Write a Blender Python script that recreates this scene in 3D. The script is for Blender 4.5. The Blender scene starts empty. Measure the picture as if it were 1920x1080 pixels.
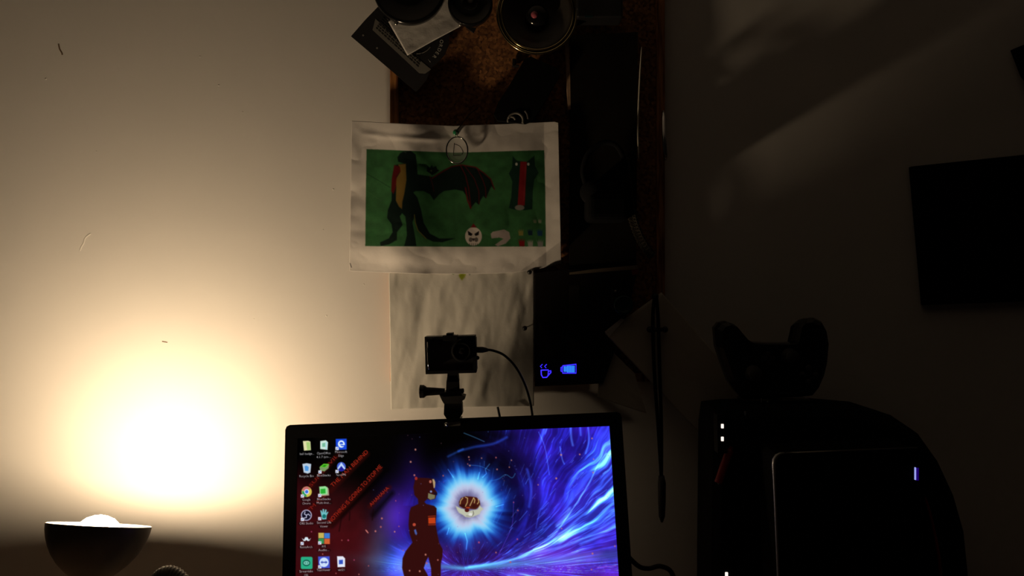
import bpy, bmesh, math, random
import numpy as np
from mathutils import Vector, Matrix
random.seed(4)
PI = math.pi
S = bpy.context.scene
C = S.collection

# ------------------------------------------------------------------ camera, world, light, exposure
CZ = 1.25           # camera height
F = 1500.0          # focal length in pixels of the 1920 px frame
cam_d = bpy.data.cameras.new('camera'); cam = bpy.data.objects.new('camera', cam_d); C.objects.link(cam)
cam.location = (0, 0, CZ); cam.rotation_euler = (PI/2, 0, 0)
cam_d.sensor_width = 36; cam_d.lens = 36*F/1920; cam_d.clip_start = .02
S.camera = cam
world = bpy.data.worlds.new('world'); S.world = world; world.use_nodes = True
bg = world.node_tree.nodes['Background']
bg.inputs[0].default_value = (1.0, .80, .62, 1); bg.inputs[1].default_value = 0.0014
S.view_settings.view_transform = 'Standard'; S.view_settings.look = 'None'
S.view_settings.exposure = 0; S.view_settings.gamma = 1
S.view_settings.use_curve_mapping = False
LAMP_COL = (1.0, .735, .45)
YL = 1.0            # depth of the desk lamp
LAMP_C = Vector(((187-960)/F*YL, YL, CZ-(984-540)/F*YL))    # centre of the shade's rim
LAMP_N = Vector((.055, math.sin(math.radians(15.7)), math.cos(math.radians(15.7)))).normalized()
BULB_L = 285.0      # radiance of the lamp's bulb, the one light of the room besides the screen
YW = 1.2            # the wall
def W(px, py, Y): return Vector(((px-960)/F*Y, Y, CZ-(py-540)/F*Y))

# ------------------------------------------------------------------ materials
def mat(name, col=(.5,.5,.5), rough=.6, metal=0.0, spec=.5, bump=0, bscale=200, var=0, vscale=30, trans=0, emit=None, es=1.0, coat=0, attr=None):
    m = bpy.data.materials.new(name); m.use_nodes = True
    nt = m.node_tree; b = nt.nodes['Principled BSDF']
    b.inputs['Base Color'].default_value = (*col, 1); b.inputs['Roughness'].default_value = rough
    b.inputs['Metallic'].default_value = metal; b.inputs['Specular IOR Level'].default_value = spec
    b.inputs['Transmission Weight'].default_value = trans; b.inputs['Coat Weight'].default_value = coat
    if emit:
        b.inputs['Emission Color'].default_value = (*emit, 1); b.inputs['Emission Strength'].default_value = es
    tc = nt.nodes.new('ShaderNodeTexCoord')
    if attr:
        a = nt.nodes.new('ShaderNodeAttribute'); a.attribute_name = attr
        nt.links.new(a.outputs['Color'], b.inputs['Base Color'])
    if bump:
        n = nt.nodes.new('ShaderNodeTexNoise'); n.inputs['Scale'].default_value = bscale; n.inputs['Detail'].default_value = 4
        nt.links.new(tc.outputs['Object'], n.inputs['Vector'])
        bp = nt.nodes.new('ShaderNodeBump'); bp.inputs['Strength'].default_value = bump; bp.inputs['Distance'].default_value = .002
        nt.links.new(n.outputs['Fac'], bp.inputs['Height']); nt.links.new(bp.outputs[0], b.inputs['Normal'])
    if var:
        n = nt.nodes.new('ShaderNodeTexNoise'); n.inputs['Scale'].default_value = vscale; n.inputs['Detail'].default_value = 5
        nt.links.new(tc.outputs['Object'], n.inputs['Vector'])
        r = nt.nodes.new('ShaderNodeValToRGB')
        r.color_ramp.elements[0].position = .3; r.color_ramp.elements[1].position = .7
        r.color_ramp.elements[0].color = (*[c*(1-var) for c in col], 1); r.color_ramp.elements[1].color = (*[min(1, c*(1+var)) for c in col], 1)
        nt.links.new(n.outputs['Fac'], r.inputs['Fac']); nt.links.new(r.outputs[0], b.inputs['Base Color'])
    return m

def cork_mat():
    m = mat('cork', (.4,.22,.1), .9); nt = m.node_tree; b = nt.nodes['Principled BSDF']
    tc = nt.nodes.new('ShaderNodeTexCoord')
    v = nt.nodes.new('ShaderNodeTexVoronoi'); v.inputs['Scale'].default_value = 260
    n = nt.nodes.new('ShaderNodeTexNoise'); n.inputs['Scale'].default_value = 150; n.inputs['Detail'].default_value = 6
    for q in (v, n): nt.links.new(tc.outputs['Object'], q.inputs['Vector'])
    mx = nt.nodes.new('ShaderNodeMath'); mx.operation = 'MULTIPLY'
    nt.links.new(v.outputs['Color'], mx.inputs[0]); nt.links.new(n.outputs['Fac'], mx.inputs[1])
    r = nt.nodes.new('ShaderNodeValToRGB')
    r.color_ramp.elements[0].position = .05; r.color_ramp.elements[0].color = (.10,.035,.012,1)
    r.color_ramp.elements[1].position = .5; r.color_ramp.elements[1].color = (.50,.22,.075,1)
    nt.links.new(mx.outputs[0], r.inputs['Fac']); nt.links.new(r.outputs[0], b.inputs['Base Color'])
    bp = nt.nodes.new('ShaderNodeBump'); bp.inputs['Strength'].default_value = .8; bp.inputs['Distance'].default_value = .0012
    nt.links.new(mx.outputs[0], bp.inputs['Height']); nt.links.new(bp.outputs[0], b.inputs['Normal'])
    return m

def wood_mat():
    m = mat('stained_wood', (.3,.12,.04), .6); nt = m.node_tree; b = nt.nodes['Principled BSDF']
    tc = nt.nodes.new('ShaderNodeTexCoord'); mp = nt.nodes.new('ShaderNodeMapping'); mp.inputs['Scale'].default_value = (60, 60, 5)
    n = nt.nodes.new('ShaderNodeTexNoise'); n.inputs['Scale'].default_value = 3; n.inputs['Detail'].default_value = 8
    nt.links.new(tc.outputs['Object'], mp.inputs[0]); nt.links.new(mp.outputs[0], n.inputs['Vector'])
    r = nt.nodes.new('ShaderNodeValToRGB')
    r.color_ramp.elements[0].position = .35; r.color_ramp.elements[0].color = (.14,.035,.01,1)
    r.color_ramp.elements[1].position = .65; r.color_ramp.elements[1].color = (.62,.27,.08,1)
    nt.links.new(n.outputs['Fac'], r.inputs['Fac']); nt.links.new(r.outputs[0], b.inputs['Base Color'])
    return m

def wall_mat():
    m = mat('wall_paint', (.80,.78,.76), .75); nt = m.node_tree; b = nt.nodes['Principled BSDF']
    tc = nt.nodes.new('ShaderNodeTexCoord')
    n1 = nt.nodes.new('ShaderNodeTexNoise'); n1.inputs['Scale'].default_value = 7; n1.inputs['Detail'].default_value = 3
    n2 = nt.nodes.new('ShaderNodeTexNoise'); n2.inputs['Scale'].default_value = 260; n2.inputs['Detail'].default_value = 2
    v = nt.nodes.new('ShaderNodeTexVoronoi'); v.inputs['Scale'].default_value = 9; v.inputs['Randomness'].default_value = 1
    for q in (n1, n2, v): nt.links.new(tc.outputs['Object'], q.inputs['Vector'])
    lt = nt.nodes.new('ShaderNodeMapRange'); lt.inputs[1].default_value = 0; lt.inputs[2].default_value = .035; lt.inputs[3].default_value = 1.2; lt.inputs[4].default_value = 0
    nt.links.new(v.outputs['Distance'], lt.inputs[0])
    a = nt.nodes.new('ShaderNodeMath'); a.operation = 'MULTIPLY_ADD'; a.inputs[1].default_value = 3.0
    nt.links.new(n1.outputs['Fac'], a.inputs[0])
    s = nt.nodes.new('ShaderNodeMath'); s.operation = 'MULTIPLY_ADD'; s.inputs[1].default_value = .10
    nt.links.new(n2.outputs['Fac'], s.inputs[0]); nt.links.new(lt.outputs[0], s.inputs[2]); nt.links.new(s.outputs[0], a.inputs[2])
    bp = nt.nodes.new('ShaderNodeBump'); bp.inputs['Strength'].default_value = .5; bp.inputs['Distance'].default_value = .0006
    nt.links.new(a.outputs[0], bp.inputs['Height']); nt.links.new(bp.outputs[0], b.inputs['Normal'])
    return m

M = {}
M['wall'] = wall_mat(); M['cork'] = cork_mat(); M['wood'] = wood_mat()
M['desk'] = mat('desk_laminate', (.32,.22,.15), .5, bump=.1, var=.1, vscale=12)
M['carpet'] = mat('floor_boards', (.25,.18,.12), .7, var=.2)
M['black'] = mat('black_plastic', (.012,.012,.013), .45)
M['blackgloss'] = mat('glossy_black_plastic', (.008,.008,.009), .15)
M['blackmatt'] = mat('black_fabric', (.009,.009,.010), .95, spec=.08, bump=.4, bscale=900)
M['blackpaper'] = mat('black_card', (.014,.013,.015), .6)
M['panel'] = mat('black_sheet', (.004,.004,.0045), .9, spec=.1)
M['charcoal'] = mat('charcoal_rubber', (.03,.03,.032), .6)
M['bezel'] = mat('monitor_bezel', (.006,.006,.007), .32)
M['steel'] = mat('brushed_steel', (.45,.44,.42), .3, metal=1.0)
M['silver'] = mat('silver_trim', (.42,.42,.41), .35, metal=.7)
M['brass'] = mat('brass_rim', (.75,.62,.32), .16, metal=1.0)
M['grey'] = mat('grey_plastic', (.16,.15,.14), .5)
M['graphite'] = mat('graphite_face', (.05,.045,.045), .42)
M['shade'] = mat('lamp_shade_metal', (.16,.15,.14), .36, metal=.55, bump=.06, bscale=60)
M['shade_in'] = mat('lamp_shade_reflector', (.9,.88,.84), .3, metal=.2)
M['bulb'] = mat('bulb_glass', (1,1,1), .3, emit=LAMP_COL, es=BULB_L)
M['paper'] = mat('white_paper', (.74,.72,.70), .85, bump=.1, bscale=400)
M['papervc'] = mat('printed_paper', (.8,.8,.8), .8, spec=.12, attr='Col', bump=.05, bscale=500)
M['creampaper'] = mat('cream_paper', (.60,.56,.48), .85, bump=.1, bscale=300)
M['white'] = mat('white_plastic', (.75,.73,.68), .35)
M['ivory'] = mat('ivory_glossy_plastic', (.78,.74,.62), .22, coat=.4)
M['red'] = mat('red_piping', (.32,.012,.018), .5)
M['redpaper'] = mat('red_print', (.55,.03,.03), .6)
M['green'] = mat('green_pin_plastic', (.02,.22,.09), .3)
M['teal'] = mat('dark_teal_plastic', (.01,.045,.05), .3)
M['pink'] = mat('pink_highlight', (.45,.10,.14), .1, coat=1)
M['glass'] = mat('clear_glass', (1,1,1), .02, trans=1.0)
M['clearpane'] = mat('clear_pane', (1,1,1), .05); M['clearpane'].node_tree.nodes['Principled BSDF'].inputs['Alpha'].default_value = .10
M['glintrim'] = mat('polished_rim', (.8,.8,.8), .12, metal=1.0)
M['string'] = mat('dark_thread', (.03,.025,.02), .9)
M['gold'] = mat('dull_gold_links', (.03,.023,.012), .6, metal=.3)
M['ink'] = mat('grey_print', (.20,.19,.17), .7)
M['darkink'] = mat('black_print', (.02,.02,.02), .7)
M['dimprint'] = mat('dim_print', (.045,.035,.03), .6)
M['smudge'] = mat('wall_scuff', (.16,.10,.06), .9)
M['chip'] = mat('filler_patch', (.84,.82,.79), .6)
M['led_blue'] = mat('blue_led', (.01,.01,.05), .4, emit=(.035,.02,1.0), es=1.7)
M['led_cyan'] = mat('bright_blue_led', (.01,.01,.05), .4, emit=(.03,.24,1.0), es=1.2)
M['glint_white'] = mat('white_glint_glow', (.8,.8,.8), .4, emit=(1,.86,.78), es=1.2)  # glow that imitates reflections on the bag, not a lamp
M['led_ice'] = mat('pale_blue_led', (.2,.2,.8), .4, emit=(.38,.42,1.0), es=.8)
M['led_deep'] = mat('deep_blue_led', (.01,.0,.1), .4, emit=(.02,.0,.22), es=.6)

def screen_mat():
    m = bpy.data.materials.new('lit_screen'); m.use_nodes = True; nt = m.node_tree
    b = nt.nodes['Principled BSDF']; b.inputs['Base Color'].default_value = (.004,.004,.005,1); b.inputs['Roughness'].default_value = .5
    b.inputs['Specular IOR Level'].default_value = .2
    a = nt.nodes.new('ShaderNodeAttribute'); a.attribute_name = 'Col'
    nt.links.new(a.outputs['Color'], b.inputs['Emission Color']); b.inputs['Emission Strength'].default_value = 1.0
    return m
M['screen'] = screen_mat()

# ------------------------------------------------------------------ mesh helpers
def link(o, parent=None):
    C.objects.link(o)
    if parent: o.parent = parent
    return o
def ob(name, bm, m, parent=None, smooth=False):
    me = bpy.data.meshes.new(name); bmesh.ops.recalc_face_normals(bm, faces=bm.faces); bm.to_mesh(me); bm.free()
    if smooth:
        for p in me.polygons: p.use_smooth = True
    for q in (m if isinstance(m, (list, tuple)) else [m]): me.materials.append(q)
    return link(bpy.data.objects.new(name, me), parent)
def tag(o, label, cat, group=None):
    o['label'] = label; o['category'] = cat
    if group: o['group'] = group
    return o
def empty(name, label, cat, group=None):
    o = bpy.data.objects.new(name, None); C.objects.link(o); o.empty_display_size = .02
    return tag(o, label, cat, group)
def box(bm, c, s, rot=None, bev=0):
    r = bmesh.ops.create_cube(bm, size=1)
    vs = r['verts']
    for v in vs: v.co = Vector((v.co.x*s[0], v.co.y*s[1], v.co.z*s[2]))
    if bev:
        es = list({e for v in vs for e in v.link_edges})
        rr = bmesh.ops.bevel(bm, geom=es, offset=bev, segments=3, affect='EDGES', profile=.5)
        vs = list({v for f in rr['faces'] for v in f.verts} | {v for v in vs if v.is_valid})
    if rot is not None:
        bmesh.ops.rotate(bm, verts=vs, matrix=rot, cent=(0,0,0))
    bmesh.ops.translate(bm, verts=vs, vec=Vector(c))
def bx(name, c, s, m, parent=None, rot=None, bev=0):
    bm = bmesh.new(); box(bm, c, s, rot, bev); return ob(name, bm, m, parent)
def cyl(bm, a, b, r1, r2=None, n=24, cap=True):
    a, b = Vector(a), Vector(b); r2 = r1 if r2 is None else r2
    d = b-a; q = d.to_track_quat('Z', 'Y').to_matrix().to_4x4()
    bmesh.ops.create_cone(bm, cap_ends=cap, segments=n, radius1=r1, radius2=r2, depth=d.length, matrix=Matrix.Translation((a+b)/2) @ q)
def tube(bm, pts, rad, n=8, closed=False):
    pts = [Vector(p) for p in pts]; k = len(pts); rings = []
    rads = rad if isinstance(rad, (list, tuple)) else [rad]*k
    up = Vector((0,1,0)) 
    for i, p in enumerate(pts):
        t = (pts[(i+1) % k] - pts[i-1]) if closed else (pts[min(i+1, k-1)] - pts[max(i-1, 0)])
        t.normalize(); u = up if abs(t.dot(up)) < .95 else Vector((1,0,0))
        a = t.cross(u).normalized(); b = t.cross(a).normalized()
        rings.append([bm.verts.new(p + (a*math.cos(2*PI*j/n) + b*math.sin(2*PI*j/n))*rads[i]) for j in range(n)])
    for i in range(k if closed else k-1):
        A, B = rings[i], rings[(i+1) % k]
        for j in range(n): bm.faces.new((A[j], A[(j+1) % n], B[(j+1) % n], B[j]))
    if not closed: bm.faces.new(rings[0][::-1]); bm.faces.new(rings[-1])
def spline(pts, n=12):
    pts = [Vector(p) for p in pts]; out = []
    P = [pts[0]] + pts + [pts[-1]]
    for i in range(1, len(P)-2):
        for j in range(n):
            t = j/n
            out.append(.5*((2*P[i]) + (P[i+1]-P[i-1])*t + (2*P[i-1]-5*P[i]+4*P[i+1]-P[i+2])*t*t + (3*P[i]-P[i-1]-3*P[i+1]+P[i+2])*t**3))
    out.append(pts[-1]); return out
def lathe(bm, prof, c, axis=(0,0,1), n=48):
    """prof: list of (radius, height along axis)"""
    q = Vector(axis).normalized().to_track_quat('Z', 'Y').to_matrix(); c = Vector(c); rings = []
    for r, h in prof:
        if r < 1e-6: rings.append([bm.verts.new(c + q @ Vector((0,0,h)))])
        else: rings.append([bm.verts.new(c + q @ Vector((r*math.cos(2*PI*j/n), r*math.sin(2*PI*j/n), h))) for j in range(n)])
    for A, B in zip(rings, rings[1:]):
        for j in range(n):
            k = (j+1) % n
            if len(A) == 1 and len(B) == 1: continue
            if len(A) == 1: bm.faces.new((A[0], B[k], B[j]))
            elif len(B) == 1: bm.faces.new((A[j], A[k], B[0]))
            else: bm.faces.new((A[j], A[k], B[k], B[j]))
def prism(bm, pts, d):
    """pts: front outline, d: vector to the back"""
    f = [bm.verts.new(p) for p in pts]; d = Vector(d); b = [bm.verts.new(Vector(p)+d) for p in pts]
    bm.faces.new(f); bm.faces.new(b[::-1]); n = len(pts)
    for i in range(n): bm.faces.new((f[i], b[i], b[(i+1) % n], f[(i+1) % n]))
def rrect(x0, y0, x1, y1, r, n=6):
    out = []
    for cx, cy, a0 in ((x1-r, y0+r, -90), (x1-r, y1-r, 0), (x0+r, y1-r, 90), (x0+r, y0+r, 180)):
        for i in range(n+1):
            a = math.radians(a0+90*i/n); out.append((cx+r*math.cos(a), cy+r*math.sin(a)))
    return out
def plate(name, pix, Y, th, m, parent=None):
    bm = bmesh.new(); prism(bm, [W(x, y, Y) for x, y in pix], (0, th, 0)); return ob(name, bm, m, parent)

def glyphs(text, size=1.0):
    """triangles of a line of text, baseline at 0, unit size"""
    cu = bpy.data.curves.new('t', 'FONT'); cu.body = text; cu.size = size; cu.resolution_u = 3
    o = bpy.data.objects.new('t', cu); C.objects.link(o)
    me = o.to_mesh(); me.calc_loop_triangles()
    v = [tuple(p.co[:2]) for p in me.vertices]; t = [tuple(x.vertices) for x in me.loop_triangles]
    o.to_mesh_clear(); bpy.data.objects.remove(o); bpy.data.curves.remove(cu)
    return v, t
def lettering(name, text, origin_px, Y, h_px, ang, m, parent, width_px=None, arc=None):
    """flat print; origin/height in photo pixels at depth Y; ang degrees (up = positive)"""
    v, t = glyphs(text); bm = bmesh.new()
    s = h_px/.7; sx = s
    if width_px: sx = width_px/max(p[0] for p in v)
    ca, sa = math.cos(math.radians(ang)), math.sin(math.radians(ang))
    vs = []
    for x, y in v:
        x, y = x*sx, y*s
        if arc:
            a = x/arc; x, y = math.sin(a)*(arc - y)*1.0, arc - math.cos(a)*(arc - y)
        vs.append(bm.verts.new(W(origin_px[0]+x*ca-y*sa, origin_px[1]-(x*sa+y*ca), Y)))
    for a in t:
        try: bm.faces.new([vs[i] for i in a])
        except ValueError: pass
    return ob(name, bm, m, parent)

# ------------------------------------------------------------------ painting flat prints (numpy)
def vnoise(x, y, seed=0):
    xi = np.floor(x).astype(np.int64); yi = np.floor(y).astype(np.int64); fx = x-xi; fy = y-yi
    def h(a, b):
        n = (a*374761393 + b*668265263 + seed*1274126177) & 0xffffffff
        n = ((n ^ (n >> 13))*1274126177) & 0xffffffff
        return ((n ^ (n >> 16)) & 0xffff)/65535.0
    fx = fx*fx*(3-2*fx); fy = fy*fy*(3-2*fy)
    return (h(xi,yi)*(1-fx)+h(xi+1,yi)*fx)*(1-fy)+(h(xi,yi+1)*(1-fx)+h(xi+1,yi+1)*fx)*fy
def fbm(x, y, seed=0, o=4):
    s = 0; a = .5
    for i in range(o): s = s+a*vnoise(x, y, seed+i); x = x*2.03+7; y = y*2.03+3; a *= .5
    return s/(1-.5**o)
def sstep(a, b, x): t = np.clip((x-a)/(b-a), 0, 1); return t*t*(3-2*t)
class Canvas:
    def __init__(s, x0, y0, x1, y1, k=2, col=(0,0,0)):
        s.x0, s.y0, s.k = x0, y0, k
        s.w, s.h = int((x1-x0)*k), int((y1-y0)*k)
        s.a = np.zeros((s.h, s.w, 3)); s.a[:] = np.array(col)/255
        s.X, s.Y = np.meshgrid(x0+(np.arange(s.w)+.5)/k, y0+(np.arange(s.h)+.5)/k)
    def win(s, xa, ya, xb, yb):
        i0 = max(0, int((xa-s.x0)*s.k)-2); i1 = min(s.w, int((xb-s.x0)*s.k)+3)
        j0 = max(0, int((ya-s.y0)*s.k)-2); j1 = min(s.h, int((yb-s.y0)*s.k)+3)
        return (slice(j0, max(j0, j1)), slice(i0, max(i0, i1)))
    def put(s, sl, m, col, add=False):
        c = np.array(col)/255.0
        if add: s.a[sl] = np.clip(s.a[sl]+m[..., None]*c, 0, 1)
        else: s.a[sl] = s.a[sl]*(1-m[..., None])+c*m[..., None]
    def poly(s, pts, col, al=1.0, soft=.6):
        p = np.array(pts, float); sl = s.win(p[:,0].min()-2, p[:,1].min()-2, p[:,0].max()+2, p[:,1].max()+2)
        x, y = s.X[sl], s.Y[sl]
        if x.size == 0: return
        ins = np.zeros(x.shape, bool); d = np.full(x.shape, 1e9)
        for i in range(len(p)):
            (ax, ay), (bx_, by) = p[i], p[(i+1) % len(p)]
            c = ((ay > y) != (by > y)) & (x < (bx_-ax)*(y-ay)/((by-ay) if by != ay else 1e-9)+ax); ins ^= c
            L = (bx_-ax)**2+(by-ay)**2+1e-9; t = np.clip(((x-ax)*(bx_-ax)+(y-ay)*(by-ay))/L, 0, 1)
            d = np.minimum(d, np.hypot(x-ax-t*(bx_-ax), y-ay-t*(by-ay)))
        sd_ = np.where(ins, -d, d)
        s.put(sl, np.clip(.5-sd_/(2*soft), 0, 1)*al, col)
    def line(s, pts, w, col, al=1.0, soft=.5, add=False):
        p = np.array(pts, float); q = w+soft*3+2
        sl = s.win(p[:,0].min()-q, p[:,1].min()-q, p[:,0].max()+q, p[:,1].max()+q); x, y = s.X[sl], s.Y[sl]
        if x.size == 0: return
        d = np.full(x.shape, 1e9)
        for (ax, ay), (bx_, by) in zip(p, p[1:]):
            L = (bx_-ax)**2+(by-ay)**2+1e-9; t = np.clip(((x-ax)*(bx_-ax)+(y-ay)*(by-ay))/L, 0, 1)
            d = np.minimum(d, np.hypot(x-ax-t*(bx_-ax), y-ay-t*(by-ay)))
        s.put(sl, np.clip(.5-(d-w/2)/(2*soft), 0, 1)*al, col, add)
    def glow(s, cx, cy, rx, ry, col, al=1.0, p=2.0, add=True):
        sl = s.win(cx-3*rx, cy-3*ry, cx+3*rx, cy+3*ry); x, y = s.X[sl], s.Y[sl]
        s.put(sl, al*np.exp(-(((x-cx)/rx)**2+((y-cy)/ry)**2)**(p/2)), col, add)
    def disc(s, cx, cy, rx, ry, col, al=1.0, soft=.5):
        sl = s.win(cx-rx-2, cy-ry-2, cx+rx+2, cy+ry+2); x, y = s.X[sl], s.Y[sl]
        if x.size == 0: return
        d = (np.hypot((x-cx)/rx, (y-cy)/ry)-1)*min(rx, ry)
        s.put(sl, np.clip(.5-d/(2*soft), 0, 1)*al, col)
    def text(s, txt, x, y, h, col, ang=0, al=1.0, width=None, center=False):
        v, t = glyphs(txt); v = np.array(v); sc = h/.7; sx = sc if not width else width/v[:,0].max()
        ca, sa = math.cos(math.radians(ang)), math.sin(math.radians(ang))
        vx = v[:,0]*sx - (v[:,0].max()*sx/2 if center else 0); vy = v[:,1]*sc
        P = np.stack([x+vx*ca-vy*sa, y-(vx*sa+vy*ca)], 1)
        sl = s.win(P[:,0].min()-1, P[:,1].min()-1, P[:,0].max()+1, P[:,1].max()+1); X, Y_ = s.X[sl], s.Y[sl]
        if X.size == 0: return
        cov = np.zeros(X.shape); e = .25/s.k
        T = [P[list(a)] for a in t]
        for ox, oy in ((-e,-e),(e,-e),(-e,e),(e,e)):
            hit = np.zeros(X.shape, bool); xs, ys = X+ox, Y_+oy
            for q in T:
                ssl0 = (q[:,0].min()-1, q[:,0].max()+1, q[:,1].min()-1, q[:,1].max()+1)
                i0 = max(0, int((ssl0[0]-X[0,0])*s.k)); i1 = int((ssl0[1]-X[0,0])*s.k)+2
                j0 = max(0, int((ssl0[2]-Y_[0,0])*s.k)); j1 = int((ssl0[3]-Y_[0,0])*s.k)+2
                xx, yy = xs[j0:j1, i0:i1], ys[j0:j1, i0:i1]
                def ed(a, b): return (b[0]-a[0])*(yy-a[1])-(b[1]-a[1])*(xx-a[0])
                e0, e1, e2 = ed(q[0],q[1]), ed(q[1],q[2]), ed(q[2],q[0])
                hit[j0:j1, i0:i1] |= ((e0 >= 0)&(e1 >= 0)&(e2 >= 0))|((e0 <= 0)&(e1 <= 0)&(e2 <= 0))
            cov += hit/4
        s.put(sl, cov*al, col)
    def sample(s, x, y):
        i = np.clip((x-s.x0)*s.k-.5, 0, s.w-1.001); j = np.clip((y-s.y0)*s.k-.5, 0, s.h-1.001)
        a, b = i.astype(int), j.astype(int); fx, fy = (i-a)[..., None], (j-b)[..., None]
        c = (s.a[b,a]*(1-fx)+s.a[b,a+1]*fx)*(1-fy)+(s.a[b+1,a]*(1-fx)+s.a[b+1,a+1]*fx)*fy
        return np.where(c <= .04045, c/12.92, ((c+.055)/1.055)**2.4)
def grid_mesh(name, P, m, parent=None, cols=None, thick=0, mask=None):
    """P: (ny, nx, 3) points"""
    ny, nx = P.shape[:2]; me = bpy.data.meshes.new(name)
    idx = np.arange(ny*nx).reshape(ny, nx)
    f = np.stack([idx[:-1,:-1], idx[1:,:-1], idx[1:,1:], idx[:-1,1:]], -1).reshape(-1, 4)
    me.vertices.add(ny*nx); me.vertices.foreach_set('co', P.reshape(-1).astype(np.float32))
    me.loops.add(len(f)*4); me.loops.foreach_set('vertex_index', f.reshape(-1).astype(np.int32))
    me.polygons.add(len(f)); me.polygons.foreach_set('loop_start', (np.arange(len(f))*4).astype(np.int32))
    me.update(calc_edges=True); me.polygons.foreach_set('use_smooth', np.ones(len(f), bool))
    if cols is not None:
        at = me.color_attributes.new('Col', 'FLOAT_COLOR', 'POINT')
        c = np.ones((ny*nx, 4), np.float32); c[:,:3] = cols.reshape(-1, 3); at.data.foreach_set('color', c.reshape(-1))
    me.materials.append(m); me.validate()
    o = link(bpy.data.objects.new(name, me), parent)
    if thick:
        md = o.modifiers.new('thickness', 'SOLIDIFY'); md.thickness = thick; md.offset = 0
    return o
def sheet(name, top, bot, Y, nx, ny, disp, m, cv=None, parent=None, thick=.0003):
    """paper hung on the wall: top and bottom edges as pixel polylines at depth Y, disp in metres towards the room"""
    u = np.linspace(0, 1, nx); v = np.linspace(0, 1, ny)
    def edge(e):
        e = np.array(e, float); t = (e[:,0]-e[0,0])/(e[-1,0]-e[0,0]); return np.interp(u, t, e[:,0]), np.interp(u, t, e[:,1])
    tx, ty = edge(top); bx_, by = edge(bot)
    PX = tx[None]*(1-v[:,None])+bx_[None]*v[:,None]; PY = ty[None]*(1-v[:,None])+by[None]*v[:,None]
    U, V = np.meshgrid(u, v); D = disp(U, V)
    P = np.stack([(PX-960)/F*(Y-D), Y-D, CZ-(PY-540)/F*(Y-D)], -1)
    cols = cv.sample(PX, PY) if cv else None
    return grid_mesh(name, P, m, parent, cols, thick)

# ------------------------------------------------------------------ the setting
def struct(o): o['kind'] = 'structure'; return o
struct(bx('wall_back', (0, YW+.05, 1.25), (5, .1, 2.6), M['wall']))
struct(bx('floor', (0, .3, -.05-.0), (5, 3.9-1.9, .1), M['carpet']))
struct(bx('ceiling', (0, .3, 2.6), (5, 2.0, .1), M['wall']))

ZD = .72
desk = empty('desk', 'wide wooden desk under the monitor and lamp, below the picture', 'desk')
bx('desk_top', (.02, .855, ZD-.0125), (1.9, .685, .025), M['desk'], desk, bev=.002)
for x in (-.88, .92):
    for y in (.56, 1.15): bx('leg', (x, y, (ZD-.025)/2), (.045, .045, ZD-.025), M['desk'], desk)

# scuffs on the wall
def smear(name, pts, r, m, label):
    bm = bmesh.new(); tube(bm, spline([W(x, y, YW) for x, y in pts], 5), r, 6)
    for v in bm.verts: v.co.y = YW-.0002+(v.co.y-YW)*.25
    return tag(ob(name, bm, m), label, 'mark')
smear('wall_scuff', [(110,83),(112,92),(116,99),(117,103)], .0011, M['smudge'], 'short dark scuff on the wall near the top left corner')
smear('filler_dab', [(150,470),(153,462),(157,456),(160,446),(170,438)], .0012, M['chip'], 'pale raised filler streak on the wall, left, above the lamp glow')
smear('wall_pit', [(304,640),(309,641),(314,642)], .0007, M['smudge'], 'tiny pit in the wall just above the lamp glow')

for x, y, q in ((410,160,2.2),(455,210,1.8),(625,355,2.4),(606,431,2.0),(612,592,2.4),(476,598,2.0),(682,533,2.2),(181,284,1.8),(86,148,2.6),(375,106,2.0)):
    bm = bmesh.new(); lathe(bm, [(0,.0005),(.0006*q*.7,.0003),(.0009*q*.7,0)], (W(x,y,YW).x, YW, W(x,y,YW).z), (0,-1,0), 10)
    ob('paint_bump', bm, M['chip'], bpy.data.objects['wall_back'], True)

# ------------------------------------------------------------------ desk lamp
lamp = empty('desk_lamp', 'desk lamp with upturned grey metal bowl shade and lit bulb against the wall', 'lamp')
R = .0605
prof_o = [(R, 0), (R*.985, -.008), (R*.945, -.017), (R*.88, -.027), (R*.79, -.037), (R*.66, -.047), (R*.50, -.056), (R*.33, -.064), (.015, -.070), (.013, -.078), (.013, -.098), (0, -.098)]
bm = bmesh.new(); lathe(bm, prof_o, LAMP_C, LAMP_N, 64); ob('lamp_shade', bm, M['shade'], lamp, True)
bm = bmesh.new(); lathe(bm, [(R, 0), (R-.0012, .0004)] + [(r-.0016, h+.001) for r, h in prof_o[1:8]] + [(.012, -.064), (0, -.064)], LAMP_C, LAMP_N, 64)
ob('reflector', bm, M['shade_in'], lamp, True)
bm = bmesh.new(); lathe(bm, [(0, .013), (.008, .0118), (.016, .0085), (.022, .003), (.026, -.004), (.028, -.010)], LAMP_C + LAMP_N*(-.001), LAMP_N, 48)
bulb = ob('bulb', bm, M['bulb'], lamp, True); bulb['label'] = 'glowing reflector bulb'
bm = bmesh.new(); lathe(bm, [(.0275, -.011), (.022, -.028), (.015, -.045), (.012, -.063)], LAMP_C, LAMP_N, 32); ob('bulb_neck', bm, M['shade_in'], lamp, True)
neck0 = LAMP_C - LAMP_N*.095
path = spline([neck0, neck0+Vector((.012,-.002,-.03)), W(255,1166,1.0), W(290,1090,.985), W(321,1073,.98), W(350,1100,.975), W(362,1180,.97), (W(362,1300,.96)[0], .96, ZD+.02)], 26)
rads = [.0068+.0011*math.sin(i*2.0) for i in range(len(path))]
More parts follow.
